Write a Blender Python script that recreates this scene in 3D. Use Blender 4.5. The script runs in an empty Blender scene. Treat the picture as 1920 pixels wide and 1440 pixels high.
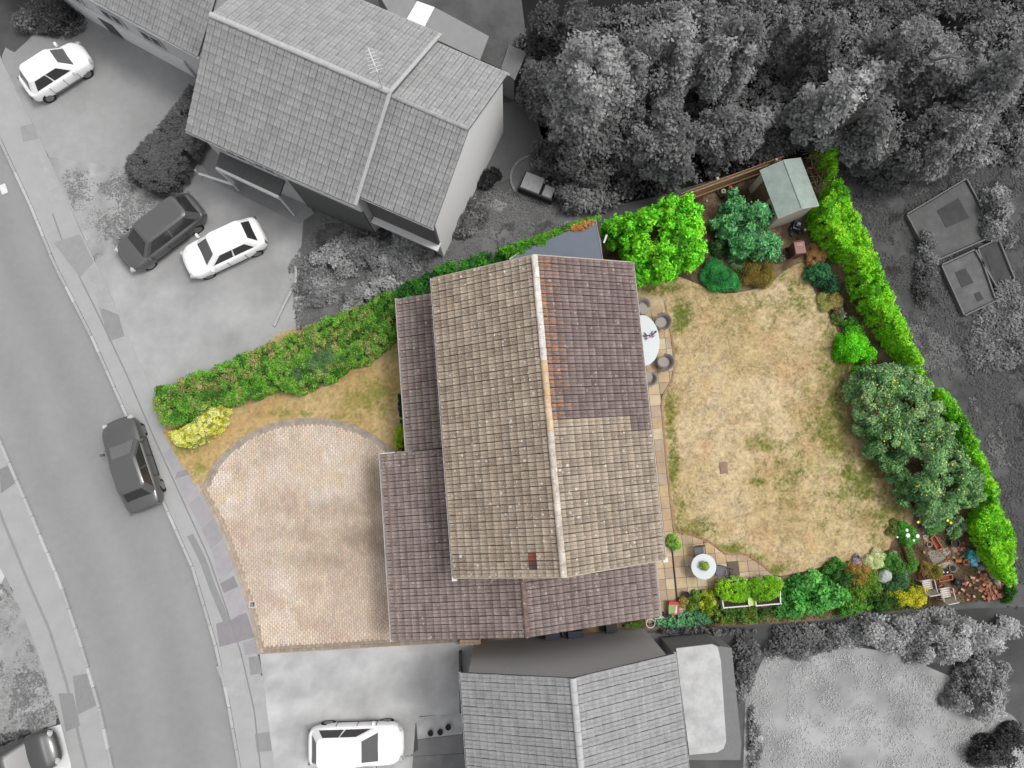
import bpy, math, random
import numpy as np
from mathutils import Vector, Matrix
from mathutils.geometry import tessellate_polygon
random.seed(7); RNG = np.random.default_rng(7)
SC = bpy.context.scene
COL = SC.collection
pi = math.pi
# ---------------------------------------------------------------- camera, sky, sun, exposure
TILT, LEAN, FPX, HCAM = 0.1204, 0.005, 1300.0, 32.5
FW = np.array([math.sin(LEAN), math.sin(TILT), -1.0]); FW /= np.linalg.norm(FW)
UP = np.array([0, 1, 0.0]); UP -= FW * UP.dot(FW); UP /= np.linalg.norm(UP)
RT = np.cross(FW, UP)
CAMP = np.array([0, 0, HCAM])
cam = bpy.data.objects.new('camera', bpy.data.cameras.new('camera')); COL.objects.link(cam)
cam.matrix_world = Matrix(((RT[0], UP[0], -FW[0], 0), (RT[1], UP[1], -FW[1], 0), (RT[2], UP[2], -FW[2], HCAM), (0, 0, 0, 1)))
cam.data.sensor_width = 36; cam.data.lens = FPX / 1920 * 36; cam.data.clip_end = 900; cam.data.clip_start = 0.1
SC.camera = cam
SUN_EL, SUN_AZ = math.radians(63), math.radians(78)      # azimuth from +Y clockwise
w = bpy.data.worlds.new('World'); SC.world = w; w.use_nodes = True
nt = w.node_tree; bg = nt.nodes['Background']
sky = nt.nodes.new('ShaderNodeTexSky'); sky.sky_type = 'NISHITA'; sky.sun_disc = False
sky.sun_elevation = SUN_EL; sky.sun_rotation = SUN_AZ; sky.dust_density = 4.0; sky.air_density = 1.0
hs = nt.nodes.new('ShaderNodeHueSaturation'); hs.inputs['Saturation'].default_value = 0.12   # overcast: a nearly white sky
nt.links.new(sky.outputs[0], hs.inputs['Color']); nt.links.new(hs.outputs[0], bg.inputs['Color'])
bg.inputs['Strength'].default_value = 0.15
sl = bpy.data.lights.new('sun', 'SUN'); sl.energy = 0.9; sl.angle = math.radians(14); sl.color = (1, 0.965, 0.92)
so = bpy.data.objects.new('sun', sl); COL.objects.link(so)
sd = Vector((math.sin(SUN_AZ) * math.cos(SUN_EL), math.cos(SUN_AZ) * math.cos(SUN_EL), math.sin(SUN_EL)))
so.rotation_euler = sd.to_track_quat('Z', 'Y').to_euler(); so.location = (20, 10, 60)
SC.view_settings.view_transform = 'Standard'; SC.view_settings.look = 'None'
SC.view_settings.exposure = 0.60; SC.view_settings.gamma = 1; SC.view_settings.use_curve_mapping = False

# ---------------------------------------------------------------- helpers
def P(x, y, z=0.0):
    d = FW * FPX + RT * (x - 960) - UP * (y - 720)
    return CAMP + d * ((z - CAMP[2]) / d[2])
def PX(pts, z=0.0): return np.array([P(a, b, z)[:2] for a, b in pts])
_T = np.random.default_rng(3).random((256, 256))
def vn(x, y, s=1.0, seed=0):
    x = np.asarray(x) * s + seed * 17.31 + 400.5; y = np.asarray(y) * s + seed * 9.77 + 400.5
    xi = np.floor(x).astype(int); yi = np.floor(y).astype(int); fx = x - xi; fy = y - yi
    fx = fx * fx * (3 - 2 * fx); fy = fy * fy * (3 - 2 * fy)
    a = _T[xi % 256, yi % 256]; b = _T[(xi + 1) % 256, yi % 256]; c = _T[xi % 256, (yi + 1) % 256]; d = _T[(xi + 1) % 256, (yi + 1) % 256]
    return (a * (1 - fx) + b * fx) * (1 - fy) + (c * (1 - fx) + d * fx) * fy
def fbm(x, y, s=1.0, o=4, seed=0):
    t = 0; n = 0; a = 1.0
    for k in range(o):
        t = t + a * vn(x, y, s * 2 ** k, seed + k * 3); n += a; a *= 0.55
    return t / n
def ss(a, b, x): t = np.clip((x - a) / (b - a), 0, 1); return t * t * (3 - 2 * t)
def lerp(a, b, t):
    t = np.asarray(t)[..., None]; return np.asarray(a) * (1 - t) + np.asarray(b) * t
def inpoly(pts, poly):
    x, y = pts[:, 0], pts[:, 1]; r = np.zeros(len(pts), bool); n = len(poly)
    for i in range(n):
        x1, y1 = poly[i]; x2, y2 = poly[(i + 1) % n]
        c = ((y1 > y) != (y2 > y)); 
        with np.errstate(divide='ignore', invalid='ignore'):
            r ^= c & (x < (x2 - x1) * (y - y1) / (y2 - y1 + 1e-12) + x1)
    return r
def pdist(pts, poly):
    d = np.full(len(pts), 1e9); n = len(poly)
    for i in range(n):
        a = np.array(poly[i]); b = np.array(poly[(i + 1) % n]); ab = b - a
        t = np.clip(((pts - a) @ ab) / (ab @ ab + 1e-12), 0, 1)
        d = np.minimum(d, np.linalg.norm(pts - a - t[:, None] * ab, axis=1))
    return d
def parea(poly):
    p = np.array(poly); x, y = p[:, 0], p[:, 1]; return abs(np.dot(x, np.roll(y, -1)) - np.dot(y, np.roll(x, -1))) / 2
def smooth(pts, it=2, closed=True):
    p = np.array(pts, float)
    for _ in range(it):
        q = []
        n = len(p)
        for i in range(n if closed else n - 1):
            a, b = p[i], p[(i + 1) % n]; q += [a * .75 + b * .25, a * .25 + b * .75]
        if not closed: q = [p[0]] + q + [p[-1]]
        p = np.array(q)
    return p
def blob(cx, cy, rx, ry, rot=0, wob=.12, n=20, seed=None):
    r = np.random.default_rng(seed if seed is not None else int(cx * 7 + cy)); out = []
    ph = r.random(3) * 6.28
    for i in range(n):
        a = 2 * pi * i / n; k = 1 + wob * (math.sin(2 * a + ph[0]) + .7 * math.sin(3 * a + ph[1]) + .5 * math.sin(5 * a + ph[2])) * .6
        x, y = rx * k * math.cos(a), ry * k * math.sin(a); c, s = math.cos(rot), math.sin(rot)
        out.append((cx + x * c - y * s, cy + x * s + y * c))
    return out

# materials
MATS = {}
def node(nt, t, **k):
    n = nt.nodes.new(t)
    for a, b in k.items(): setattr(n, a, b)
    return n
def M(name, col=(.5, .5, .5), rough=.8, var=.12, scale=6, attr=False, bump=0, bscale=40, spec=.3, metal=0, fine=0, trans=0, coat=0):
    if name in MATS: return MATS[name]
    m = bpy.data.materials.new(name); m.use_nodes = True; nt = m.node_tree; L = nt.links
    b = nt.nodes['Principled BSDF']; geo = node(nt, 'ShaderNodeNewGeometry')
    if attr:
        a = node(nt, 'ShaderNodeAttribute', attribute_name='col'); src = a.outputs['Color']
    else:
        a = node(nt, 'ShaderNodeRGB'); a.outputs[0].default_value = (*col, 1); src = a.outputs[0]
    def mul(src, sc, amt, det=5):
        n = node(nt, 'ShaderNodeTexNoise'); n.inputs['Scale'].default_value = sc; n.inputs['Detail'].default_value = det; n.inputs['Roughness'].default_value = .65
        L.new(geo.outputs['Position'], n.inputs['Vector'])
        r = node(nt, 'ShaderNodeMapRange'); r.inputs['From Min'].default_value = .28; r.inputs['From Max'].default_value = .72
        r.inputs['To Min'].default_value = 1 - amt; r.inputs['To Max'].default_value = 1 + amt; L.new(n.outputs[0], r.inputs['Value'])
        v = node(nt, 'ShaderNodeVectorMath', operation='SCALE'); L.new(src, v.inputs[0]); L.new(r.outputs[0], v.inputs['Scale']); return v.outputs[0]
    if var: src = mul(src, scale, var)
    if fine: src = mul(src, 45, fine, 2)
    L.new(src, b.inputs['Base Color'])
    b.inputs['Roughness'].default_value = rough; b.inputs['Specular IOR Level'].default_value = spec; b.inputs['Metallic'].default_value = metal
    if coat: b.inputs['Coat Weight'].default_value = coat
    if bump:
        n = node(nt, 'ShaderNodeTexNoise'); n.inputs['Scale'].default_value = bscale; n.inputs['Detail'].default_value = 3; L.new(geo.outputs['Position'], n.inputs['Vector'])
        bp = node(nt, 'ShaderNodeBump'); bp.inputs['Strength'].default_value = bump; bp.inputs['Distance'].default_value = .02
        L.new(n.outputs[0], bp.inputs['Height']); L.new(bp.outputs[0], b.inputs['Normal'])
    if trans:
        out = nt.nodes['Material Output']; t = node(nt, 'ShaderNodeBsdfTranslucent'); L.new(src, t.inputs[0])
        mx = node(nt, 'ShaderNodeMixShader'); mx.inputs[0].default_value = trans; L.new(b.outputs[0], mx.inputs[1]); L.new(t.outputs[0], mx.inputs[2]); L.new(mx.outputs[0], out.inputs[0])
    MATS[name] = m; return m
def tile_mat(name, base, dark, spot=(.6, .57, .52), spot_amt=.5, orange=0, yaw=0, org=(0, 0), cell=.3, var=.18, joint=.42):
    """weathered concrete tile: per-tile tone, fine grit, pale lichen spots, orange lichen near the ridge"""
    if name in MATS: return MATS[name]
    m = bpy.data.materials.new(name); m.use_nodes = True; nt = m.node_tree; L = nt.links; b = nt.nodes['Principled BSDF']
    geo = node(nt, 'ShaderNodeNewGeometry'); mp = node(nt, 'ShaderNodeMapping', vector_type='TEXTURE')
    mp.inputs['Location'].default_value = (org[0], org[1], 0); mp.inputs['Rotation'].default_value = (0, 0, yaw)
    L.new(geo.outputs['Position'], mp.inputs['Vector'])
    def noise(sc, det=4, ro=.6):
        n = node(nt, 'ShaderNodeTexNoise'); n.inputs['Scale'].default_value = sc; n.inputs['Detail'].default_value = det; n.inputs['Roughness'].default_value = ro
        L.new(mp.outputs[0], n.inputs['Vector']); return n.outputs[0]
    def rng(v, a, b_, c, d):
        r = node(nt, 'ShaderNodeMapRange'); 
        for k, x in zip(('From Min', 'From Max', 'To Min', 'To Max'), (a, b_, c, d)): r.inputs[k].default_value = x
        L.new(v, r.inputs['Value']); return r.outputs[0]
    def mix(f, a, b_):
        x = node(nt, 'ShaderNodeMix', data_type='RGBA'); L.new(f, x.inputs[0])
        for i, v in ((6, a), (7, b_)):
            if isinstance(v, tuple): x.inputs[i].default_value = (*v, 1)
            else: L.new(v, x.inputs[i])
        return x.outputs[2]
    def mth(op, a, b_):
        x = node(nt, 'ShaderNodeMath', operation=op)
        for i, v in enumerate((a, b_)):
            if isinstance(v, (int, float)): x.inputs[i].default_value = v
            else: L.new(v, x.inputs[i])
        return x.outputs[0]
    # per-tile tone
    sn = node(nt, 'ShaderNodeVectorMath', operation='SNAP'); L.new(mp.outputs[0], sn.inputs[0]); sn.inputs[1].default_value = (cell, cell, 50)
    wn = node(nt, 'ShaderNodeTexWhiteNoise'); L.new(sn.outputs[0], wn.inputs[0])
    c = mix(rng(noise(1.3, 5), .3, .7, 0, 1), base, dark)
    c = mix(rng(noise(30, 3), .35, .65, 0, .55), c, dark)
    def scale(c, f):
        v = node(nt, 'ShaderNodeVectorMath', operation='SCALE'); L.new(c, v.inputs[0]); L.new(f, v.inputs['Scale']); return v.outputs[0]
    c = scale(c, rng(wn.outputs[0], 0, 1, 1 - var, 1 + var))
    c = scale(c, rng(noise(14, 4, .7), .3, .7, .82, 1.18))
    # pale spots
    vo = node(nt, 'ShaderNodeTexVoronoi'); vo.inputs['Scale'].default_value = 6.4; L.new(mp.outputs[0], vo.inputs['Vector'])
    wn2 = node(nt, 'ShaderNodeTexWhiteNoise'); L.new(vo.outputs['Position'], wn2.inputs[0])
    rad = mth('MULTIPLY', mth('POWER', wn2.outputs[0], 4.0), .40)
    f = rng(mth('SUBTRACT', rad, vo.outputs['Distance']), 0, .06, 0, 1)
    c = mix(mth('MULTIPLY', f, spot_amt * 1.6), c, spot)
    f = mth('MULTIPLY', rng(noise(26, 2, .5), .585, .64, 0, 1), spot_amt)
    c = mix(f, c, spot)
    if orange:
        sep = node(nt, 'ShaderNodeSeparateXYZ'); L.new(mp.outputs[0], sep.inputs[0])
        st = node(nt, 'ShaderNodeMapping'); st.inputs['Scale'].default_value = (2.2, 9.0, 1); L.new(mp.outputs[0], st.inputs['Vector'])
        n = node(nt, 'ShaderNodeTexNoise'); n.inputs['Scale'].default_value = 1.4; n.inputs['Detail'].default_value = 6; n.inputs['Roughness'].default_value = .8; L.new(st.outputs[0], n.inputs['Vector'])
        near = rng(mth('ABSOLUTE', sep.outputs[0], 0), 0.1, orange, .10, -.10)
        f = rng(mth('ADD', n.outputs[0], near), .575, .64, 0, .85)
        f = mth('MULTIPLY', f, rng(noise(20, 2), .4, .55, 0, 1))
        c = mix(f, c, (.50, .22, .06))
    if joint:                       # dirt and moss in the joints, stored per vertex on the tile
        a = node(nt, 'ShaderNodeAttribute', attribute_name='dirt'); c = scale(c, rng(a.outputs['Fac'], 0, 1, 1, joint))
    L.new(c, b.inputs['Base Color']); b.inputs['Roughness'].default_value = .9; b.inputs['Specular IOR Level'].default_value = .15
    bp = node(nt, 'ShaderNodeBump'); bp.inputs['Strength'].default_value = .5; bp.inputs['Distance'].default_value = .01; L.new(noise(50, 3), bp.inputs['Height']); L.new(bp.outputs[0], b.inputs['Normal'])
    MATS[name] = m; return m

# objects
ORG = {}
def tag(o, label=None, cat=None, group=None, kind=None):
    if label: o['label'] = label
    if cat: o['category'] = cat
    if group: o['group'] = group
    if kind: o['kind'] = kind
    return o
def thing(name, label, cat, loc=(0, 0, 0), group=None):
    o = bpy.data.objects.new(name, None); COL.objects.link(o); o.location = loc; o.empty_display_size = .2
    ORG[o] = np.array(loc, float); return tag(o, label, cat, group)
def setcol(me, cols, nm='col'):
    n = len(me.vertices); a = me.attributes.new(nm, 'FLOAT_COLOR', 'POINT')
    c = np.ones((n, 4), np.float32); c[:, :3] = cols; a.data.foreach_set('color', c.ravel())
def rawmesh(name, V, F, m=None, cols=None, sm=False):
    me = bpy.data.meshes.new(name); V = np.asarray(V, np.float32)
    if isinstance(F, np.ndarray):
        k = F.shape[1]; me.vertices.add(len(V)); me.vertices.foreach_set('co', V.ravel()); me.loops.add(F.size); me.loops.foreach_set('vertex_index', F.ravel().astype(np.int32))
        me.polygons.add(len(F)); me.polygons.foreach_set('loop_start', np.arange(0, F.size, k, dtype=np.int32)); me.update(calc_edges=True)
    else: me.from_pydata([tuple(map(float, v)) for v in V], [], F)
    if cols is not None: setcol(me, cols)
    if m: me.materials.append(m)
    if sm: me.polygons.foreach_set('use_smooth', [True] * len(me.polygons))
    return me
def link(name, me, parent=None, loc=None):
    o = bpy.data.objects.new(name, me); COL.objects.link(o); loc = np.zeros(3) if loc is None else np.array(loc, float)
    ORG[o] = loc
    if parent is not None: o.parent = parent; o.location = loc - ORG[parent]
    else: o.location = loc
    return o
def mk(name, V, F, m, parent=None, cols=None, sm=False):
    """V in world coordinates; the object's origin is its parent's, or the base of its own middle"""
    V = np.asarray(V, float)
    loc = ORG[parent] if parent is not None else np.array([V[:, 0].mean(), V[:, 1].mean(), V[:, 2].min()])
    return link(name, rawmesh(name, V - loc, F, m, cols, sm), parent, loc)
class MB:
    def __init__(s): s.V = []; s.F = []
    def add(s, V, F):
        b = len(s.V); s.V += [tuple(v) for v in V]; s.F += [tuple(i + b for i in f) for f in F]; return s
    def box(s, c, d, rot=0, taper=1.0, rx=0):
        x, y, z = d[0] / 2, d[1] / 2, d[2] / 2; t = taper
        V = [(-x, -y, -z), (x, -y, -z), (x, y, -z), (-x, y, -z), (-x * t, -y * t, z), (x * t, -y * t, z), (x * t, y * t, z), (-x * t, y * t, z)]
        R = Matrix.Rotation(rot, 3, 'Z') @ Matrix.Rotation(rx, 3, 'X')
        V = [R @ Vector(v) + Vector(c) for v in V]
        return s.add(V, [(3, 2, 1, 0), (4, 5, 6, 7), (0, 1, 5, 4), (1, 2, 6, 5), (2, 3, 7, 6), (3, 0, 4, 7)])
    def bar(s, a, b, r, n=6, r2=None):
        a = Vector(a); b = Vector(b); d = b - a
        q = d.to_track_quat('Z', 'Y'); r2 = r if r2 is None else r2; V = []
        for p, rr in ((a, r), (b, r2)):
            for i in range(n): V.append(p + q @ Vector((rr * math.cos(2 * pi * i / n), rr * math.sin(2 * pi * i / n), 0)))
        F = [(i, (i + 1) % n, n + (i + 1) % n, n + i) for i in range(n)] + [tuple(range(n - 1, -1, -1)), tuple(range(n, 2 * n))]
        return s.add(V, F)
    def tube(s, pts, r, n=6):
        for i in range(len(pts) - 1):
            ra = r[i] if isinstance(r, (list, tuple)) else r; rb = r[i + 1] if isinstance(r, (list, tuple)) else r
            s.bar(pts[i], pts[i + 1], ra, n, rb)
        return s
    def lathe(s, c, prof, n=16, sx=1, sy=1, rot=0):
        V = []; m = len(prof); cr, sr = math.cos(rot), math.sin(rot)
        for r, z in prof:
            for i in range(n):
                x, y = r * sx * math.cos(2 * pi * i / n), r * sy * math.sin(2 * pi * i / n)
                V.append((c[0] + x * cr - y * sr, c[1] + x * sr + y * cr, c[2] + z))
        F = [(j * n + i, j * n + (i + 1) % n, (j + 1) * n + (i + 1) % n, (j + 1) * n + i) for j in range(m - 1) for i in range(n)]
        if prof[0][0] > 1e-4: F.append(tuple(range(n - 1, -1, -1)))
        if prof[-1][0] > 1e-4: F.append(tuple((m - 1) * n + i for i in range(n)))
        return s.add(V, F)
    def prism(s, poly, z0, z1):
        n = len(poly); a = sum(poly[i][0] * poly[(i + 1) % n][1] - poly[(i + 1) % n][0] * poly[i][1] for i in range(n))
        if a < 0: poly = list(poly)[::-1]
        V = [(p[0], p[1], z0) for p in poly] + [(p[0], p[1], z1) for p in poly]
        return s.add(V, [tuple(range(n - 1, -1, -1)), tuple(range(n, 2 * n))] + [(i, (i + 1) % n, n + (i + 1) % n, n + i) for i in range(n)])
    def to(s, name, m, parent=None, sm=False): return mk(name, s.V, s.F, m, parent, None, sm)
def bevel(o, wdt=.01, seg=1):
    b = o.modifiers.new('b', 'BEVEL'); b.width = wdt; b.segments = seg; b.limit_method = 'ANGLE'; return o
def flat(name, poly, z, m, parent=None, kind='structure'):
    """thin slab, real thickness, top at z"""
    n = len(poly); P2 = [tuple(p) for p in poly]
    a = sum(P2[i][0] * P2[(i + 1) % n][1] - P2[(i + 1) % n][0] * P2[i][1] for i in range(n))
    if a < 0: P2 = P2[::-1]
    tri = tessellate_polygon([[Vector((p[0], p[1], 0)) for p in P2]])
    V = [(p[0], p[1], z) for p in P2] + [(p[0], p[1], -.12) for p in P2]
    F = [tuple(t) for t in tri] + [(i, n + i, n + (i + 1) % n, (i + 1) % n) for i in range(n)]
    F2 = []
    for f in F[:len(tri)]:
        p, q, r = [P2[i] for i in f]
        F2.append(f if (q[0] - p[0]) * (r[1] - p[1]) - (q[1] - p[1]) * (r[0] - p[0]) > 0 else f[::-1])
    o = mk(name, V, F2 + F[len(tri):], m, parent)
    if kind: o['kind'] = kind
    return o
def sheet(name, poly, z, res, colf, m, parent=None, kind='structure', amp=0.0):
    p = np.array(poly); x0, y0 = p.min(0); x1, y1 = p.max(0)
    nx = int((x1 - x0) / res) + 2; ny = int((y1 - y0) / res) + 2
    gx, gy = np.meshgrid(x0 + np.arange(nx) * res, y0 + np.arange(ny) * res, indexing='ij')
    G = np.stack([gx.ravel(), gy.ravel()], 1)
    i, j = np.meshgrid(np.arange(nx - 1), np.arange(ny - 1), indexing='ij'); b = (i * ny + j).ravel()
    F = np.stack([b, b + ny, b + ny + 1, b + 1], 1)
    cen = G[F].mean(1); wob = np.stack([vn(cen[:, 0], cen[:, 1], 3, 5) - .5, vn(cen[:, 0], cen[:, 1], 3, 8) - .5], 1) * amp
    if amp: F = F[inpoly(cen + wob, p)]
    else:                      # crisp edge: carry the rim vertices onto the outline
        ins = inpoly(G, p); F = F[ins[F].any(1)]; rim = np.unique(F); rim = rim[~ins[rim]]; best = np.full(len(rim), 1e9); q = G[rim].copy()
        for i_ in range(len(p)):
            a_ = p[i_]; ab = p[(i_ + 1) % len(p)] - a_; t = np.clip(((q - a_) @ ab) / (ab @ ab + 1e-12), 0, 1); pr = a_ + t[:, None] * ab
            dd = np.linalg.norm(q - pr, axis=1); w_ = dd < best; best[w_] = dd[w_]; G[rim[w_]] = pr[w_]
    used = np.unique(F); mp = np.zeros(len(G), int); mp[used] = np.arange(len(used)); G = G[used]; F = mp[F]
    V = np.c_[G, np.full(len(G), z)]
    o = mk(name, V, F, m, parent, colf(G[:, 0], G[:, 1]))
    if kind: o['kind'] = kind
    return o

LEAF = M('leaf_surface', attr=True, rough=.55, var=0, spec=.25, trans=.3)
LEAFG = M('grey_leaf_surface', attr=True, rough=.9, var=0, spec=.05, trans=.42)
WOOD = M('bark', (.10, .075, .05), .9, .3, 12, bump=.4)
WOODG = M('grey_bark', (.13, .13, .13), .9, .3, 12)
def leafmesh(C, N, size, asp, cols, name, m, parent=None, fold=.25):
    n = len(C); r = RNG.normal(size=(n, 3)); N = N / (np.linalg.norm(N, axis=1, keepdims=True) + 1e-9)
    T = np.cross(N, r); T /= (np.linalg.norm(T, axis=1, keepdims=True) + 1e-9); B = np.cross(N, T)
    s = (size * (0.6 + .8 * RNG.random(n)))[:, None] * .5
    V = np.stack([C - T * s, C + B * s * asp - N * s * fold + T * s * .1, C + T * s, C - B * s * asp - N * s * fold + T * s * .1], 1).reshape(-1, 3)
    F = np.arange(4 * n).reshape(n, 4)
    return mk(name, V, F, m, parent, np.repeat(cols, 4, 0))
def palcol(pal, cx, cy, n, jit, seed, ps=.8):
    pal = np.array(pal, float); t = fbm(cx, cy, ps, 3, seed) * 1.6 - .3 + RNG.normal(size=len(cx)) * .22
    t = np.clip(t, 0, .999) * (len(pal) - 1); i = np.floor(t).astype(int); f = (t - i)[:, None]
    return pal[i] * (1 - f) + pal[np.minimum(i + 1, len(pal) - 1)] * f
def canopy(name, label, cat, poly, zt, zb=0.1, pal=None, leaf=.1, clump=.35, lai=4.0, edge=.8, rough=.3, asp=.55, group=None,
           grey=False, trunk=None, px=True, clip=None, jit=.28, side=1.0, ps=.8, limbs=0, part=None, kind=None, upb=.6, zpoly=None, dens=3.4):
    if px:      # far rims are seen at crown height, near rims at their foot
        q = np.array(poly, float); nx_ = np.roll(q, -1, 0); pv_ = np.roll(q, 1, 0); t_ = nx_ - pv_
        ar = (q[:, 0] * nx_[:, 1] - nx_[:, 0] * q[:, 1]).sum(); nn = np.c_[t_[:, 1], -t_[:, 0]] * (1 if ar > 0 else -1); nn /= np.linalg.norm(nn, axis=1, keepdims=True) + 1e-9
        rd = q - [953, 876]; rd /= np.linalg.norm(rd, axis=1, keepdims=True); k_ = (nn * rd).sum(1) * .5 + .5; hi_ = (1.0 if edge < .3 else .72) if zpoly is None else zpoly / zt; lo_ = .35 if trunk else .12
        poly = np.array([P(a_[0], a_[1], zb + (zt - zb) * (lo_ + (hi_ - lo_) * kk))[:2] for a_, kk in zip(q, k_)])
    else: poly = np.array(poly)
    A = parea(poly); seed = int(abs(poly[0, 0] * 13 + poly[0, 1] * 7)) % 50
    lo, hi = poly.min(0), poly.max(0); N = max(3, int(A / (pi * clump ** 2) * dens))
    pts = lo + RNG.random((int(N * (hi - lo).prod() / A * 1.2) + 20, 2)) * (hi - lo); pts = pts[inpoly(pts, poly)]; d = pdist(pts, poly)
    def hgt(p, d): return zb + (zt - zb) * np.sqrt(1 - (1 - np.clip((d + .05) / edge, 0, 1)) ** 2) * (1 - rough * (1 - fbm(p[:, 0], p[:, 1], .55 / max(clump, .15) * .5, 3, seed) * 1.3))
    h = hgt(pts, d); R = clump * (.6 + .7 * RNG.random(len(pts)))
    z = np.maximum(h - R * .8 - RNG.random(len(pts)) ** 1.4 * rough * (zt - zb) * .9, zb * .7 + .03)
    rim = np.where(d < edge * .8)[0]
    if side > 0 and len(rim):
        k = int(np.clip((zt - zb) / clump * .6 * side, 0, 8))
        for q in range(k):
            jj = rim[RNG.random(len(rim)) < .8]; pts = np.r_[pts, pts[jj]]; z = np.r_[z, zb + (z[jj] - zb) * RNG.random(len(jj))]; R = np.r_[R, R[jj]]
    c3 = np.c_[pts, z]; nl = max(4, int(lai * A / (leaf ** 2 * asp * .5) / N * 1.0)); nl = min(nl, 400)
    cc = palcol(pal, pts[:, 0], pts[:, 1], len(pts), jit, seed, ps)
    idx = np.repeat(np.arange(len(pts)), nl); D = RNG.normal(size=(len(idx), 3)); D[:, 2] = np.abs(D[:, 2]) * 1.1 - .35
    D /= np.linalg.norm(D, axis=1, keepdims=True); rad = R[idx] * (1.12 - .8 * RNG.random(len(idx)))
    C = c3[idx] + D * rad[:, None] * [1, 1, .8]
    C[:, 2] = np.maximum(C[:, 2], .03 + RNG.random(len(C)) * .05)
    Nn = D * .55 + [0, 0, upb] + RNG.normal(size=D.shape) * .5
    col = cc[idx] * (1 + jit * (RNG.random(len(idx)) * 2 - 1))[:, None] * (1 + .12 * RNG.normal(size=(len(idx), 3)) * (0 if grey else 1))
    keep = inpoly(C[:, :2], poly) | (pdist(C[:, :2], poly) < (.02 if clip else clump * .5))
    if clip is not None and not isinstance(clip, bool): keep &= inpoly(C[:, :2], np.array(clip))
    C, Nn, col = C[keep], Nn[keep], np.clip(col[keep], .004, .9)
    m = LEAFG if grey else LEAF
    mid = pts.mean(0); base = (mid[0], mid[1], 0)
    if part is not None: return leafmesh(C, Nn, leaf, asp, col, part[1], m, part[0])
    if kind == 'stuff':
        o = leafmesh(C, Nn, leaf, asp, col, name, m); tag(o, label, cat, group, 'stuff'); return o
    root = thing(name, label, cat, base, group)
    leafmesh(C, Nn, leaf, asp, col, 'crown' if trunk else 'foliage', m, root)
    wm = WOODG if grey else WOOD; mb = MB()
    if trunk:
        h1 = zb + (zt - zb) * .5; r0 = trunk
        mb.tube([(base[0], base[1], -.1), (base[0] + .06, base[1], h1 * .5), (base[0], base[1] + .05, h1)], [r0, r0 * .8, r0 * .55], 8).to('trunk', wm, root)
        for q in range(5 + limbs):
            t = pts[RNG.integers(len(pts))]; a = Vector((base[0], base[1], h1 * (.45 + .1 * q % .5)))
            e = Vector((mid[0] + (t[0] - mid[0]) * .8, mid[1] + (t[1] - mid[1]) * .8, zt * (.6 if q < 5 else .8))); mm = (a + e) / 2 + Vector((0, 0, .3))
            MB().tube([a, mm, e], [r0 * .5, r0 * .3, r0 * .12], 6).to('limb', wm, root)
    else:
        for q in range(6 if A > 1 else 3):
            t = pts[RNG.integers(len(pts))]
            mb.tube([(t[0] * .5 + mid[0] * .5, t[1] * .5 + mid[1] * .5, -.02), (t[0], t[1], zb + (zt - zb) * .6)], [.02, .008], 5)
        mb.to('stems', wm, root)['kind'] = 'stuff'
    return root

# tiled roof planes -------------------------------------------------------------------------------------------
TW, TG = .3, .33
def _tile():
    L_ = TG + .045; hh = .012
    prof = [(.004, -.012, 1), (.012, .012, .8), (.03, .02, 0), (.125, .021, 0), (.142, .006, .55), (.158, .006, .55), (.175, .021, 0), (.27, .02, 0), (.288, .012, .8), (.296, -.012, 1)]
    V = []; D = []
    for yy, lift in ((0.0, .026), (.03, .025), (L_, .004)):
        for x, z, d in prof: V.append((x, yy, z + lift)); D.append(min(1, d + (.25 if yy == 0 else 0) + (.9 if yy == L_ else 0)))
    n = len(prof); F = [(j * n + i, j * n + i + 1, (j + 1) * n + i + 1, (j + 1) * n + i) for j in range(2) for i in range(n - 1)]
    b = len(V)
    for x, z, d in (prof[0], prof[4], prof[-1]): V.append((x, 0.0, -.012)); D.append(1)
    F.append((b, b + 1, 4, 3, 2, 1, 0)); F.append((b + 1, b + 2, 9, 8, 7, 6, 5, 4))
    return np.array(V), F, np.array(D)
TV, TF, TD = _tile()
TILE_ME = {}
def tile_me(m):
    if m.name not in TILE_ME:
        me = rawmesh('roof_tile', TV, TF, m); a = me.attributes.new('dirt', 'FLOAT', 'POINT'); a.data.foreach_set('value', TD.astype(np.float32)); TILE_ME[m.name] = me
    return TILE_ME[m.name]
def tile_plane(O, A, U, na, nu, matf, wid=None, gau=None, skip=None):
    """list of (matrix 4x4, material, centre). O: eave corner, A: unit along eave, U: unit up the slope"""
    O, A, U = (np.array(v, float) for v in (O, A, U)); N = np.cross(A, U)
    if N[2] < 0: N = -N
    wid = wid or TW; gau = gau or TG; out = []
    hand = 1 if np.dot(np.cross(A, U), N) > 0 else -1
    for i in range(na):
        for j in range(nu):
            o = O + A * (i * wid) + U * (j * gau)
            if hand < 0: o = o + A * wid
            c = o + A * wid * .5 * hand + U * gau * .5
            if skip is not None and skip(c): continue
            jit = (RNG.random(3) - .5) * [.004, .012, .006]; tilt = (RNG.random() - .5) * .012
            Ax = A * hand; Nx = N + Ax * tilt; Ax = Ax - N * tilt
            m4 = np.eye(4); m4[:3, 0] = Ax * wid / TW; m4[:3, 1] = U * gau / TG; m4[:3, 2] = Nx; m4[:3, 3] = o + jit
            out.append((m4, matf(c, i, j), c))
    return out
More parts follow.
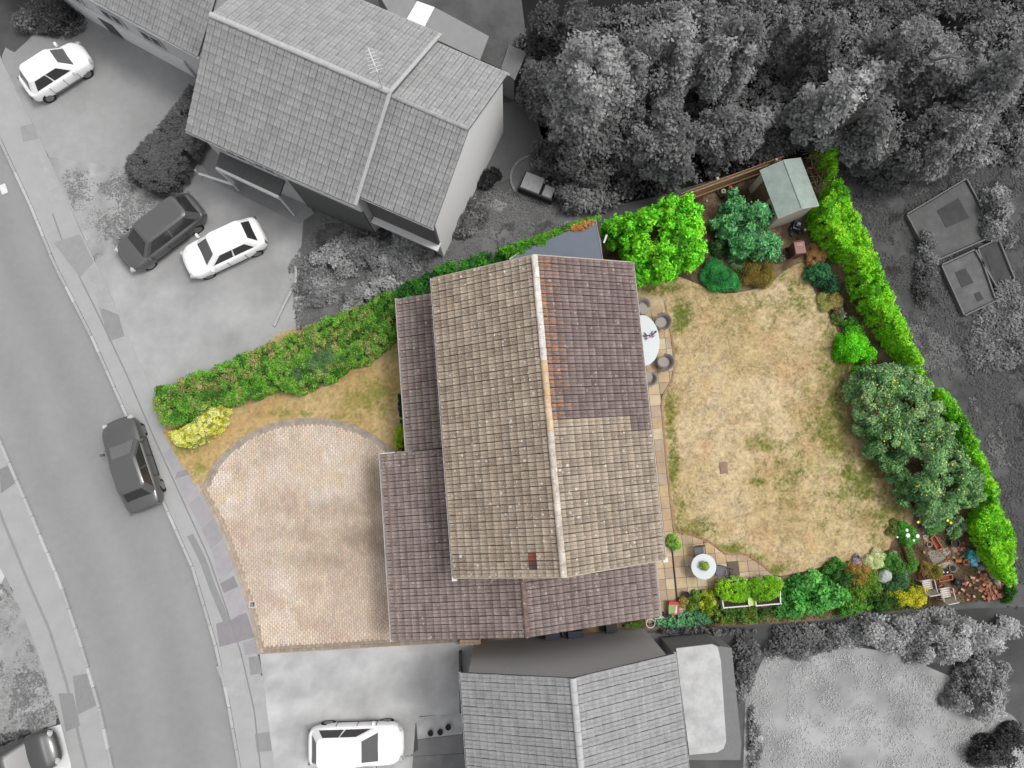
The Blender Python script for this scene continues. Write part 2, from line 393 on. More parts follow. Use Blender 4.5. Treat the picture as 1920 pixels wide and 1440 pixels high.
def lay_tiles(tiles, parent, budget=300, force=()):
    d = np.array([np.linalg.norm(t[2] - CAMP) for t in tiles]); order = list(np.argsort(d)); single = set(order[:budget]) | set(force)
    rest = {}
    for k, (m4, m, c) in enumerate(tiles):
        if k in single:
            o = bpy.data.objects.new('roof_tile', tile_me(m)); COL.objects.link(o); o.parent = parent
            mm = m4.copy(); mm[:3, 3] -= ORG[parent]; o.matrix_local = Matrix(mm.tolist())
        else: rest.setdefault(m.name, []).append((m4, m))
    V = []; F = []; D = []; mi = []; mats = []; b = 0
    for nm, ls in rest.items():
        mats.append(ls[0][1])
        for m4, _ in ls:
            V.append(TV @ m4[:3, :3].T + m4[:3, 3]); F += [tuple(i + b for i in f) for f in TF]; D.append(TD); mi += [len(mats) - 1] * len(TF); b += len(TV)
    if V:
        V = np.concatenate(V) - ORG[parent]; me = rawmesh('roof_tiles', V, F)
        for m in mats: me.materials.append(m)
        me.polygons.foreach_set('material_index', mi); a = me.attributes.new('dirt', 'FLOAT', 'POINT'); a.data.foreach_set('value', np.concatenate(D).astype(np.float32))
        o = link('roof_tiles', me, parent, ORG[parent]); o['kind'] = 'stuff'
def ridge(a, b, m, parent, r=.13, seg=.45, drop=0):
    a = np.array(a, float); b = np.array(b, float); L_ = np.linalg.norm(b - a); n = max(1, round(L_ / seg)); d = (b - a) / L_
    s = np.cross(d, [0, 0, 1]); s /= np.linalg.norm(s); up = np.cross(s, d); K = 7
    V = []
    for j, (y, rr) in enumerate(((0.006, 1.0), (.05, 1.0), (L_ / n - .004, .94))):
        for i in range(K + 1):
            t = pi * i / K; V.append(s * math.cos(t) * r * rr + up * (math.sin(t) * r * .8 * rr - .02) + d * y)
        for i in range(K + 1):
            t = pi * i / K; V.append(s * math.cos(t) * (r * rr - .02) + up * (math.sin(t) * (r * .8 * rr - .02) - .02) + d * y)
    k = K + 1; F = []
    for j in range(2):
        for i in range(K):
            p = 2 * k * j + i; q = 2 * k * (j + 1) + i; F.append((p, p + 1, q + 1, q)); F.append((p + k, q + k, q + k + 1, p + k + 1))
    F += [(i, i + k, i + k + 1, i + 1) for i in range(K)] + [(4 * k + i, 4 * k + i + 1, 5 * k + i + 1, 5 * k + i) for i in range(K)]
    me = rawmesh('ridge_tile', np.array(V), F, m)
    for q in range(n):
        o = link('ridge_tile', me, parent, a + d * (L_ / n * q)); o.location.z += random.uniform(-.008, .008)
        o.rotation_euler.z = random.uniform(-.012, .012)
    return n
# ---------------------------------------------------------------- colours: surface colour from the tone it shows in even daylight
KEXP = 1.55
def D(r, g=None, b=None):
    c = np.array([r, r if g is None else g, r if b is None else b], float) / 255
    l = np.where(c <= .04045, c / 12.92, ((c + .055) / 1.055) ** 2.4) / KEXP
    return tuple(np.clip(l, .004, .82))
def Mg(name, d, **k): return M(name, D(*d) if isinstance(d, tuple) else D(d), **k)
GROUND = M('sheet_surface', attr=True, var=.06, scale=9, fine=.10, rough=.95, spec=.1, bump=.25, bscale=30)
SMOOTH = M('smooth_ground', attr=True, var=.07, scale=2.2, fine=.07, rough=.95, spec=.1)
def greyf(d, amt=.12, s=.8, seed=0, o=3):
    base = np.array(D(d))
    return lambda x, y: base * (1 + amt * 2 * (fbm(x, y, s, o, seed) - .5))[:, None] * np.ones(3)
# property line, kerb line (photo pixels of real edges on the ground)
I0 = [(-60, -60), (0, 105), (83, 278), (150, 430), (177, 487), (230, 610), (275, 707), (318, 822), (345, 880), (367, 910), (407, 977), (430, 1037), (453, 1103), (473, 1167), (483, 1227), (500, 1330), (515, 1440), (522, 1560)]
K0 = [(-130, -60), (-50, 160), (0, 269), (56, 389), (101, 499), (171, 636), (223, 753), (265, 850), (307, 949), (359, 1067), (401, 1209), (425, 1317), (446, 1440), (460, 1560)]
K1 = [(-150, 560), (-60, 700), (0, 821), (61, 963), (118, 1100), (156, 1213), (189, 1327), (212, 1435), (225, 1560)]
J1 = [(-170, 760), (-60, 930), (0, 1065), (32, 1120), (60, 1195), (95, 1290), (118, 1372), (135, 1440), (150, 1560)]
S1 = [(-160, 660), (-50, 820), (0, 968), (50, 1090), (90, 1180), (125, 1290), (150, 1400), (160, 1440), (172, 1560)]
def resamp(px, n, z=0):
    p = PX(px, z); d = np.r_[0, np.cumsum(np.linalg.norm(np.diff(p, axis=0), axis=1))]; t = np.linspace(0, d[-1], n)
    return np.c_[np.interp(t, d, p[:, 0]), np.interp(t, d, p[:, 1])]
def offs(p, d):
    t = np.gradient(p, axis=0); t /= np.linalg.norm(t, axis=1, keepdims=True); return p + np.c_[-t[:, 1], t[:, 0]] * d
far = 260
flat('ground', [(-far, -far), (far, -far), (far, far), (-far, far)], -.10, Mg('far_ground', 95, var=.2, scale=.4))
i0 = resamp(I0, 90); k0 = resamp(K0, 90); k1 = resamp(K1, 60); j1 = resamp(J1, 60); s1 = resamp(S1, 60)
def ext(p):  # carry a line on past the frame
    return np.r_[[p[0] + (p[0] - p[3]) * 12], p, [p[-1] + (p[-1] - p[-4]) * 12]]
def roadcol(x, y):
    p = np.c_[x, y]; t = np.abs(np.interp(y, k0[::-1, 1], k0[::-1, 0]) - x)
    s = 1 + .05 * np.sin(t * 2.3) + .07 * (fbm(x * 3, y * .6, .5, 3, 4) - .5) + .16 * (fbm(x, y, .35, 4, 9) - .5); return np.array(D(155)) * s[:, None]
ROADP = np.r_[ext(k0), ext(k1)[::-1]]
sheet('road', ROADP, -.088, .25, roadcol, M('asphalt', attr=True, var=.05, scale=3, fine=.12, rough=.95, spec=.1, bump=.3, bscale=60))
flat('garden_ground', np.r_[ext(i0), [(far / 2, -far / 2), (far / 2, far / 2)]], -.006, Mg('grey_soil', 92, var=.3, scale=.8))
# pavements with kerb stones and bays
def pavement(kerb, prop, seam, side, tone, nm):
    p = ext(offs(kerb, side * .15)); q = ext(prop)
    return flat(nm, np.r_[p, q[::-1]], .012, Mg('pavement_' + nm, tone, var=.07, scale=1.2, fine=.06))
pv = pavement(k0, i0, None, 1, 176, 'pavement')
pv2 = pavement(k1, j1, None, -1, 172, 'footway')
kerbm = [Mg('kerb_stone_%s' % a, b, var=.06, fine=.05) for a, b in (('pale', 196), ('mid', 186), ('worn', 176))]
def kerbs(line, side, nm, lo, hi):
    L_ = np.r_[0, np.cumsum(np.linalg.norm(np.diff(line, axis=0), axis=1))]; n = int(L_[-1] / .92)
    par = tag(mk(nm, [(line[0][0], line[0][1], -.1), (line[0][0] + .1, line[0][1], -.1), (line[0][0], line[0][1] + .1, -.1)], [(0, 1, 2)], kerbm[0]), kind='structure')
    for k in range(n):
        t = (k + .5) * .92; c = np.array([np.interp(t, L_, line[:, i]) for i in (0, 1)]); e = np.array([np.interp(t + .3, L_, line[:, i]) for i in (0, 1)]) - c
        a = math.atan2(e[1], e[0]); nn = np.array([-math.sin(a), math.cos(a)]) * side
        if abs(c[0]) > 30 or abs(c[1]) > 24: continue
        MB().box((c[0] + nn[0] * .07, c[1] + nn[1] * .07, -.04 + random.uniform(-.004, .004)), (.905, .13, .15), a).to('kerb_stone', random.choice(kerbm), par)
kerbs(k0, 1, 'kerb', 0, 0); kerbs(k1, -1, 'kerb', 0, 0)
# seam strip and paving bays by the property line
def atline(line, f): return line[int(np.clip(f, 0, len(line) - 1))]
def strip(name, a, b, z, m, par, kind=None): o = flat(name, np.r_[a, b[::-1]], z, m, par, kind); return o
dark = Mg('pavement_trench', 142, var=.08, scale=3); 
SEAM = [(100, 400), (122, 462), (183, 584), (238, 700), (290, 820), (349, 949), (392, 1043), (425, 1138), (453, 1223), (478, 1330), (490, 1440)]
sm = resamp(SEAM, 60)
strip('trench_scar', sm, offs(sm, -.06), .018, dark, pv)
sc2 = resamp([(362, 1000), (385, 1045), (405, 1100), (432, 1165)], 12); strip('trench_scar', sc2, offs(sc2, -.3), .0175, Mg('pavement_trench_b', 148, var=.08), pv)
bay_px = [((322, 838), (345, 880), (330, 893), (308, 850)), ((333, 885), (351, 880), (356, 890), (328, 898)), ((330, 899), (358, 893), (372, 925), (352, 944)), ((353, 946), (373, 927), (400, 968), (378, 990)),
          ((378, 992), (401, 970), (418, 1010), (396, 1030)), ((397, 1032), (419, 1012), (440, 1065), (412, 1092)), ((413, 1094), (438, 1080), (447, 1100), (420, 1112)), ((421, 1114), (448, 1102), (462, 1145), (432, 1163)),
          ((405, 1170), (462, 1148), (478, 1195), (412, 1213)), ((455, 1205), (478, 1197), (483, 1225), (460, 1228)), ((405, 1250), (455, 1232), (462, 1300), (430, 1310)), ((466, 1232), (485, 1230), (492, 1262), (470, 1266)),
          ((478, 1375), (505, 1372), (510, 1408), (482, 1410)), ((468, 1270), (493, 1266), (500, 1330), (478, 1332)), ((100, 455), (150, 440), (176, 492), (150, 520)), ((186, 575), (222, 590), (234, 630), (205, 640)), ((160, 505), (184, 500), (216, 572), (190, 580)),
          ((38, 238), (62, 232), (72, 260), (44, 266)), ((66, 262), (82, 290), (110, 350), (92, 360)), ((118, 448), (100, 470), (90, 440), (108, 420))]
bay_t = [168, 150, 170, 166, 160, 168, 144, 172, 146, 160, 178, 150, 152, 176, 158, 150, 172, 160, 178, 172]
for (q, t) in zip(bay_px, bay_t):
    t2 = (t + 2, t - 2, t + 2) if 830 < q[0][1] < 1228 else t
    flat('paving_bay', PX(q), .016 + random.random() * .004, M('paving_bay_%s_%d' % (str(t), isinstance(t2, tuple)), D(*t2) if isinstance(t2, tuple) else D(t2), var=.09, scale=2.5, fine=.06), pv, None)
for q, t in [(((137, 1268), (165, 1262), (183, 1322), (146, 1340)), 145), (((110, 1300), (137, 1300), (150, 1360), (124, 1372)), 145), (((0, 1100), (10, 1080), (24, 1110), (20, 1120)), 150), (((0, 880), (20, 870), (30, 905), (2, 925)), 140)]:
    flat('paving_bay', PX(q), .021, Mg('paving_bay_b%d' % t, t, var=.08, fine=.05), pv2, None)
strip('trench_scar', s1, offs(s1, .12), .018, Mg('pavement_seam', 150, var=.08), pv2)
# grey surroundings, flat grounds
def area(nm, pts, z, tone, amt=.12, s=.8, kind='structure', res=.25, m=None, sm_=1):
    p = smooth(PX(pts), sm_) if sm_ else PX(pts)
    return sheet(nm, p, z, res, greyf(tone, amt, s, int(pts[0][0]) % 40), m or SMOOTH, None, kind, amp=0)
area('driveway', [(2, 108), (60, -20), (160, 0), (392, 142), (345, 215), (300, 250), (236, 318), (105, 318), (84, 280), (40, 190)], .004, 166, .22, .35, sm_=0)
area('gravel_bed', [(90, 294), (238, 316), (300, 360), (345, 350), (310, 395), (215, 470), (177, 487), (136, 398)], .008, 172, .35, 1.6, sm_=0)
area('driveway', [(177, 486), (230, 455), (330, 370), (400, 262), (452, 300), (570, 400), (562, 500), (566, 560), (560, 640), (420, 716), (284, 756)], .004, 174, .24, .9, sm_=0)
area('garden_path', [(365, 290), (410, 270), (560, 360), (590, 400), (560, 420), (400, 340)], .010, 152, .1, 1, sm_=0)
area('lawn', [(540, 470), (580, 380), (700, 440), (830, 400), (960, 370), (1130, 400), (960, 500), (740, 590), (530, 640)], .002, 118, .4, 1.6)
area('garden_path', [(905, 215), (960, 185), (1025, 195), (1030, 290), (965, 330), (900, 360), (880, 300)], .004, 112, .14, .8)
area('driveway', [(487, 1226), (862, 1199), (864, 1338), (780, 1343), (770, 1480), (520, 1480), (500, 1330)], .004, 192, .34, 1.2, sm_=0)
area('gravel_bed', [(780, 1345), (866, 1336), (867, 1376), (783, 1386)], .012, 196, .25, 3, res=.12, sm_=0)
area('garden_path', [(783, 1387), (867, 1377), (869, 1412), (600, 1428), (600, 1420), (785, 1416)], .010, 140, .1, 2, sm_=0)
area('side_path', [(861, 1206), (897, 1204), (905, 1260), (868, 1262)], .012, 182, .12, 2, res=.12, sm_=0)
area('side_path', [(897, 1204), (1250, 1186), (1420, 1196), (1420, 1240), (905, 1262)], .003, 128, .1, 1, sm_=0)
area('lawn', [(1400, 1225), (1550, 1205), (1720, 1230), (1960, 1380), (1980, 1560), (1390, 1560)], .006, 166, .45, 1.1)
area('lawn', [(600, 1429), (872, 1413), (874, 1560), (600, 1560)], .003, 136, .3, 2, sm_=0)
area('lawn', [(-200, 1180), (-20, 1080), (42, 1120), (122, 1352), (60, 1374), (-200, 1430)], .006, 165, .35, 2)
area('driveway', [(-200, 1450), (60, 1373), (124, 1355), (148, 1560), (-200, 1560)], .008, 232, .05, 2, sm_=0)
area('driveway', [(-100, 850), (0, 1010), (30, 1090), (0, 1120), (-100, 1120)], .010, 205, .08, 2, sm_=0)
area('lawn', [(1560, 270), (1700, 250), (2100, 300), (2100, 1150), (1925, 1128), (1893, 950), (1748, 690), (1620, 400)], .002, 92, .6, 2.2)
area('woodland_floor', [(960, -150), (2200, -150), (2200, 330), (1700, 300), (1500, 290), (1120, 400), (1040, 380), (1000, 180)], .004, 40, .4, 1.0)
area('lawn', [(-150, -150), (140, -60), (70, 60), (12, 112), (-60, -20)], .006, 90, .3, 1)
area('border', [(1240, 1185), (1500, 1168), (1925, 1132), (2100, 1150), (2100, 1300), (1700, 1262), (1550, 1215), (1400, 1225)], .004, 84, .35, 1)

# the plot ---------------------------------------------------------------------------------------------------
PLOTZ = [(277, 748, 0), (290, 728, 1.3), (371, 694, 1.5), (488, 646, 1.5), (649, 576, 1.6), (742, 540, 1.8), (830, 494, 2.1), (955, 459, 2.1), (1100, 408, 2), (1278, 362, .3), (1460, 300, .3), (1552, 270, 1.8), (1640, 450, 1.8), (1743, 690, 1.8), (1800, 796, 1.8), (1877, 942, 1.3), (1910, 1010, 1.2), (1917, 1126, .8), (1500, 1166, 0), (1200, 1182, 0), (880, 1203, 0), (483, 1227, 0), (473, 1167, 0), (453, 1103, 0), (430, 1037, 0), (407, 977, 0), (367, 910, 0), (345, 880, 0), (318, 835, 0)]
PLOTW = np.array([P(*q)[:2] for q in PLOTZ])
PLOT = [(277, 748), (300, 722), (740, 562), (960, 472), (1115, 408), (1555, 266), (1640, 450), (1748, 690), (1893, 955), (1917, 1128), (1500, 1166), (1200, 1182), (880, 1203), (483, 1227), (473, 1167), (453, 1103), (430, 1037), (407, 977), (367, 910), (345, 880), (318, 835)]
def soilcol(x, y):
    n = fbm(x, y, 1.5, 4, 2); return lerp(D(88, 72, 56), D(140, 120, 98), ss(.35, .7, n)) * (.75 + .5 * fbm(x, y, 6, 2, 7))[:, None]
flat('soil', PLOTW, -.001, Mg('soil_side', (90, 70, 50)))
sheet('flower_bed', PLOTW, .004, .12, soilcol, GROUND)
def gmask(x, y, spots):
    m = np.zeros(len(x))
    for px, py, rx, ry, a in spots:
        c = P(px, py); m = np.maximum(m, a * np.exp(-(((x - c[0]) / (rx / 40)) ** 2 + ((y - c[1]) / (ry / 40)) ** 2)))
    return m
LAWN_B = [(1190, 500), (1230, 505), (1300, 528), (1345, 552), (1395, 548), (1440, 535), (1480, 500), (1515, 490), (1522, 545), (1560, 600), (1583, 650), (1600, 690), (1612, 790), (1655, 860), (1700, 925), (1720, 975), (1672, 1010), (1665, 1035), (1560, 1058), (1470, 1080), (1449, 1078), (1425, 1061), (1399, 1044), (1358, 1042), (1335, 1023), (1312, 1012), (1279, 1001), (1262, 1000), (1252, 930), (1243, 850), (1236, 760), (1262, 705), (1260, 680), (1245, 590), (1190, 570)]
GS = [(1275, 595, 24, 40, 1), (1262, 650, 10, 50, .6), (1245, 540, 60, 16, .7), (1257, 780, 14, 60, .75), (1262, 880, 14, 50, .9), (1300, 990, 50, 22, .7), (1280, 960, 18, 40, .7), (1370, 1030, 50, 14, .9), (1420, 1048, 30, 14, .9), (1450, 1068, 25, 12, .8), (1430, 570, 130, 26, .42), (1500, 560, 40, 60, .5),
      (1570, 700, 34, 120, .75), (1560, 800, 50, 90, .72), (1610, 900, 60, 60, .85), (1660, 960, 45, 50, .72), (1560, 960, 100, 60, .3), (1430, 835, 34, 22, .62), (1420, 904, 26, 9, .75), (1440, 520, 60, 20, .6), (1350, 560, 40, 12, .6), (1330, 850, 40, 40, .16), (1490, 880, 80, 80, .42), (1300, 1000, 60, 20, .8), (1450, 600, 120, 40, .3), (1640, 1010, 30, 30, .5)]
def lawncol(x, y):
    n = fbm(x, y, .5, 4, 1); f = fbm(x, y, 5, 3, 6); n2 = fbm(x, y, 2.2, 4, 12)
    c = lerp(D(207, 184, 140), D(220, 199, 160), ss(.35, .65, n)); c = lerp(c, D(224, 206, 176), gmask(x, y, [(1330, 760, 40, 110, .8), (1340, 950, 60, 60, .5), (1290, 680, 30, 60, .4), (1480, 1030, 90, 20, .3)]) * ss(.3, .6, n2))
    c = lerp(c, D(202, 164, 124), .4 * ss(.52, .72, fbm(x, y, 1.1, 4, 20)))
    f2 = fbm(x, y, 11, 2, 41); g = gmask(x, y, GS) * 1.0 + .65 * (n2 - .5) + .8 * (f - .5) + .7 * (f2 - .5); g = ss(.02, .95, g)
    c = lerp(c, D(140, 140, 62), g * .82); c = lerp(c, D(104, 126, 50), ss(.45, 1.15, gmask(x, y, GS) + .9 * (n2 - .5) + 1.1 * (f2 - .5)) * .8)
    bare = gmask(x, y, [(1600, 720, 18, 120, .8), (1650, 870, 30, 60, .6), (1340, 548, 30, 8, .6), (1500, 500, 20, 20, .4)]); c = lerp(c, D(140, 108, 80), bare * .7)
    return c * (.72 + .56 * fbm(x, y, 9, 2, 3))[:, None]
lawnp = smooth(PX(LAWN_B), 1)
lawn = sheet('back_lawn', lawnp, .016, .05, lawncol, GROUND)
LAWN_F = [(740, 600), (752, 640), (760, 760), (755, 850), (743, 850), (713, 822), (673, 800), (627, 786), (580, 783), (527, 787), (467, 810), (427, 840), (400, 870), (383, 905), (372, 918), (345, 880), (322, 838), (300, 800), (420, 700), (560, 600)]
def lawnfcol(x, y):
    n = fbm(x, y, .7, 4, 31); n2 = fbm(x, y, 2.5, 4, 33); c = lerp(D(196, 168, 116), D(206, 180, 132), ss(.35, .65, n))
    a = P(600, 730); c = lerp(c, D(202, 156, 108), .45 * np.exp(-((y - np.interp(x, [P(430, 820)[0], P(700, 640)[0]], [P(430, 820)[1], P(700, 640)[1]]) - .3) / .3) ** 2))
    g = gmask(x, y, [(700, 745, 50, 40, .7), (660, 640, 60, 26, .7), (740, 650, 20, 40, .5), (375, 880, 14, 18, .8), (350, 845, 20, 10, .7), (540, 775, 60, 8, .6), (560, 720, 60, 20, .35), (640, 780, 60, 8, .6)])
    g = ss(.05, .8, g + .9 * (n2 - .5) + .8 * (fbm(x, y, 11, 2, 43) - .5)); c = lerp(c, D(134, 140, 66), g * .75)
    return c * (.72 + .56 * fbm(x, y, 9, 2, 3))[:, None]
lawnfp = smooth(PX(LAWN_F), 1)
lawnf = sheet('front_lawn', lawnfp, .016, .05, lawnfcol, GROUND)
def blades(name, poly, n, colf, h, label):
    p = np.array(poly); lo, hi = p.min(0), p.max(0); q = lo + RNG.random((n, 2)) * (hi - lo); q = q[inpoly(q, p)]; n = len(q)
    keep = RNG.random(n) < .35 + .65 * ss(.35, .6, fbm(q[:, 0], q[:, 1], 2.2, 4, 12)); q = q[keep]; n = len(q)
    a = RNG.random(n) * 6.28; L_ = h * (.6 + RNG.random(n)); t = np.c_[np.cos(a), np.sin(a)] * .012; ln = np.c_[np.cos(a * 3), np.sin(a * 3)] * (L_ * .9)[:, None]
    z0 = .012; V = np.stack([np.c_[q - t, np.full(n, z0)], np.c_[q + t, np.full(n, z0)], np.c_[q + ln, z0 + L_ * .55]], 1).reshape(-1, 3)
    c = np.clip(colf(q[:, 0], q[:, 1]) * (.65 + .8 * RNG.random(n))[:, None], 0, .8)
    o = mk(name, V, np.arange(3 * n).reshape(n, 3), LEAF, None, np.repeat(c, 3, 0)); return tag(o, label, 'grass', None, 'stuff')
blades('grass', lawnp, 220000, lawncol, .05, 'short scorched grass of the back lawn, straw with green tufts')
blades('grass', lawnfp, 50000, lawnfcol, .045, 'short brown and green grass of the front lawn beside the driveway')

# block driveway ---------------------------------------------------------------------------------------------
DRV = [(367, 910), (383, 905), (400, 870), (427, 840), (467, 810), (527, 787), (580, 783), (627, 786), (673, 800), (713, 822), (746, 850), (762, 900), (762, 1197), (870, 1196), (870, 1204), (733, 1212), (483, 1227), (473, 1167), (453, 1103), (430, 1037), (407, 977)]
drv = PX(DRV)
dpar = flat('block_driveway', drv, .006, Mg('joint_sand', (180, 162, 142), var=.2, fine=.2))
def paver_field(poly, inset, yaw, bw, bh, colf, z, name, parent, org=(0, 0), gap=.005, bond=True, amp=.0015):
    poly = np.array(poly); lo, hi = poly.min(0) - 3, poly.max(0) + 3; c, s = math.cos(yaw), math.sin(yaw)
    R_ = np.linalg.norm(hi - lo); n1 = int(R_ / bw) + 2; n2 = int(R_ / bh) + 2; mid = (lo + hi) / 2
    i, j = np.meshgrid(np.arange(-n1 // 2, n1 // 2), np.arange(-n2 // 2, n2 // 2), indexing='ij'); i = i.ravel(); j = j.ravel()
    u = i * bw + (j % 2) * bw * .5 * bond; v = j * bh; C = np.c_[mid[0] + u * c - v * s, mid[1] + u * s + v * c]
    k = inpoly(C, poly) & (pdist(C, poly) > inset); C = C[k]; n = len(C)
    hx, hy = bw / 2 - gap / 2, bh / 2 - gap / 2; e = .004
    T = np.array([(-hx, -hy, -.03), (hx, -hy, -.03), (hx, hy, -.03), (-hx, hy, -.03), (-hx + e, -hy + e, 0), (hx - e, -hy + e, 0), (hx - e, hy - e, 0), (-hx + e, hy - e, 0)])
    Rm = np.array([[c, s, 0], [-s, c, 0], [0, 0, 1]]); T = T @ Rm
    V = (C[:, None, :] * 1.0); V = np.concatenate([V.repeat(8, 1), np.full((n, 8, 1), z)], 2) + T[None]
    V[:, :, 2] += (RNG.random((n, 1)) - .5) * amp * 2; tl = (RNG.random((n, 1, 2)) - .5) * .008; V[:, :, 2] += (T[None, :, :2] * tl).sum(2)
    f = np.array([(4, 5, 6, 7), (0, 1, 5, 4), (1, 2, 6, 5), (2, 3, 7, 6), (3, 0, 4, 7)]); F = (np.arange(n)[:, None, None] * 8 + f[None]).reshape(-1, 4)
    cols = np.repeat(np.clip(colf(C[:, 0], C[:, 1]) * (.94 + .12 * RNG.random(n))[:, None] * (1 + .02 * RNG.normal(size=(n, 3))), 0, .8), 8, 0)
    o = mk(name, V.reshape(-1, 3), F, PAVER, parent, cols); o['kind'] = 'stuff'; return o
PAVER = M('paver_surface', attr=True, var=.07, scale=2.5, fine=.14, rough=.9, spec=.15, bump=.3, bscale=70)
def drvcol(x, y):
    n = fbm(x, y, .55, 4, 51); n2 = fbm(x, y, 2.0, 5, 53); c = lerp(D(205, 186, 170), D(215, 196, 176), ss(.35, .62, n))
    c = lerp(c, D(226, 214, 206), gmask(x, y, [(420, 920, 50, 60, .9), (560, 860, 160, 60, .6), (520, 1130, 40, 120, .5), (600, 940, 90, 50, .6)]) * ss(.35, .62, n2))
    c = lerp(c, D(186, 164, 146), ss(.5, .72, fbm(x, y, .9, 5, 57)) * .5)
    c = lerp(c, D(150, 134, 118), gmask(x, y, [(640, 955, 110, 20, .55), (690, 1010, 70, 34, .8), (590, 1050, 90, 20, .5), (700, 900, 22, 90, .6), (560, 1000, 60, 20, .4), (690, 940, 40, 20, .5), (520, 850, 60, 20, .25)]) * ss(.32, .55, n2 * .5 + .3))  # grey stains, and the garage's shadow streaks painted into the block colour
    return c * (1.1 + .2 * fbm(x, y, 7, 2, 61))[:, None]
c4 = [(.16, 'a'), (0, 'b')]
paver_field(drv, .30, .0847 + pi / 2, .205, .105, drvcol, .022, 'block_pavers', dpar)
# border of stretcher blocks laid along the edge
def border(line, w_, cnt, colr, z, parent, kind='stuff', name='border_blocks', bl=.2, rows=2, inward=1):
    L_ = np.r_[0, np.cumsum(np.linalg.norm(np.diff(line, axis=0), axis=1))]; n = int(L_[-1] / bl); V = []; F = []; cc = []
    for k in range(n):
        t = (k + .5) * bl; c = np.array([np.interp(t, L_, line[:, i]) for i in (0, 1)]); e = np.array([np.interp(t + .15, L_, line[:, i]) for i in (0, 1)]) - np.array([np.interp(t - .15, L_, line[:, i]) for i in (0, 1)])
        a = math.atan2(e[1], e[0]); nn = np.array([-math.sin(a), math.cos(a)]) * inward
        for r in range(rows):
            b = MB().box((c[0] + nn[0] * (w_ * (r + .5) + .01), c[1] + nn[1] * (w_ * (r + .5) + .01), z - .02 + random.uniform(-.003, .003)), (bl - .01, w_ - .01, .06), a)
            q = len(V); V += b.V; F += [tuple(i + q for i in f) for f in b.F]; s = random.uniform(.86, 1.12); cc += [[x * s for x in colr]] * 8
    o = mk(name, V, F, PAVER, parent, np.clip(cc, 0, .8)); o['kind'] = kind; return o
cl = lambda pts, it=2: smooth(PX(pts), it, False)
border(cl([(383, 908), (400, 870), (427, 840), (467, 810), (527, 787), (580, 783), (627, 786), (673, 800), (713, 822), (746, 850)]), .14, 0, D(172, 160, 148), .026, dpar, inward=-1)
border(cl([(367, 910), (407, 977), (430, 1037), (453, 1103), (473, 1167), (483, 1227)]), .14, 0, D(188, 172, 156), .026, dpar, inward=1)
border(cl([(484, 1226), (733, 1211), (870, 1203)], 1), .13, 0, D(165, 152, 136), .026, dpar, rows=2, inward=1)
# drain cover
dc = P(473, 1133.5, .03); r = thing('drain_cover', 'small square dark drain cover in a pale frame at the driveway edge', 'drain cover', (dc[0], dc[1], .02))
b = MB()
for sx, sy, lx, ly in ((0, .13, .30, .045), (0, -.13, .30, .045), (.128, 0, .045, .215), (-.128, 0, .045, .215)): b.box((dc[0] + sx, dc[1] + sy, .03), (lx, ly, .03))
b.to('frame', Mg('drain_frame', 205), r); b = MB().box((dc[0], dc[1], .025), (.21, .21, .02))
for k in range(5): b.box((dc[0], dc[1] - .08 + .04 * k, .038), (.19, .014, .008))
b.to('grate', Mg('drain_dark', (78, 80, 92)), r)
# ---------------------------------------------------------------- houses
class Frame:
    def __init__(s, ox, oy, yaw): s.o = np.array([ox, oy, 0.0]); s.yaw = yaw; s.u = np.array([math.cos(yaw), math.sin(yaw), 0]); s.v = np.array([-math.sin(yaw), math.cos(yaw), 0])
    def __call__(s, u, v, z=0): return s.o + s.u * u + s.v * v + np.array([0, 0, z])
    def loc(s, p): q = np.array(p) - s.o; return q @ s.u, q @ s.v
def fbox(mb, F, u0, u1, v0, v1, z0, z1):
    V = [F(u0, v0, z0), F(u1, v0, z0), F(u1, v1, z0), F(u0, v1, z0), F(u0, v0, z1), F(u1, v0, z1), F(u1, v1, z1), F(u0, v1, z1)]
    return mb.add(V, [(3, 2, 1, 0), (4, 5, 6, 7), (0, 1, 5, 4), (1, 2, 6, 5), (2, 3, 7, 6), (3, 0, 4, 7)])
def gable_body(F, hw, v0, v1, ze, zr, z0=-.05):
    mb = MB(); V = []
    for v in (v0, v1): V += [F(-hw, v, z0), F(hw, v, z0), F(hw, v, ze), F(0, v, zr), F(-hw, v, ze)]
    return mb.add(V, [(0, 1, 2, 3, 4), (9, 8, 7, 6, 5), (0, 5, 6, 1), (1, 6, 7, 2), (2, 7, 8, 3), (3, 8, 9, 4), (4, 9, 5, 0)])
def window(root, F, side, a, zc, wd, ht, hw, m_frame, m_glass, name='window'):
    """side: 'u+','u-','v+','v-' wall at distance hw, centred at a along the wall"""
    s = 1 if side[1] == '+' else -1
    def bb(mb, a0, a1, d0, d1, z0, z1):
        d0, d1 = sorted((hw + d0 * s, hw + d1 * s))
        return fbox(mb, F, d0, d1, a0, a1, z0, z1) if side[0] == 'u' else fbox(mb, F, a0, a1, d0, d1, z0, z1)
    f = MB(); t = .06
    bb(f, a - wd / 2, a + wd / 2, 0.002, .05, zc + ht / 2 - t, zc + ht / 2); bb(f, a - wd / 2, a + wd / 2, 0.002, .09, zc - ht / 2, zc - ht / 2 + t)
    for q in ((-wd / 2, -wd / 2 + t), (-t / 2, t / 2), (wd / 2 - t, wd / 2)): bb(f, a + q[0], a + q[1], .004, .048, zc - ht / 2 + t, zc + ht / 2 - t)
    w_ = f.to(name, m_frame, root)
    for q in ((-wd / 2 + t, -t / 2), (t / 2, wd / 2 - t)): bb(MB(), a + q[0], a + q[1], .005, .02, zc - ht / 2 + t, zc + ht / 2 - t).to('pane', m_glass, w_)
GLASS = M('window_glass', (.03, .035, .04), .08, 0, spec=.6); FRW = Mg('window_frame', 235, var=.02, rough=.5)
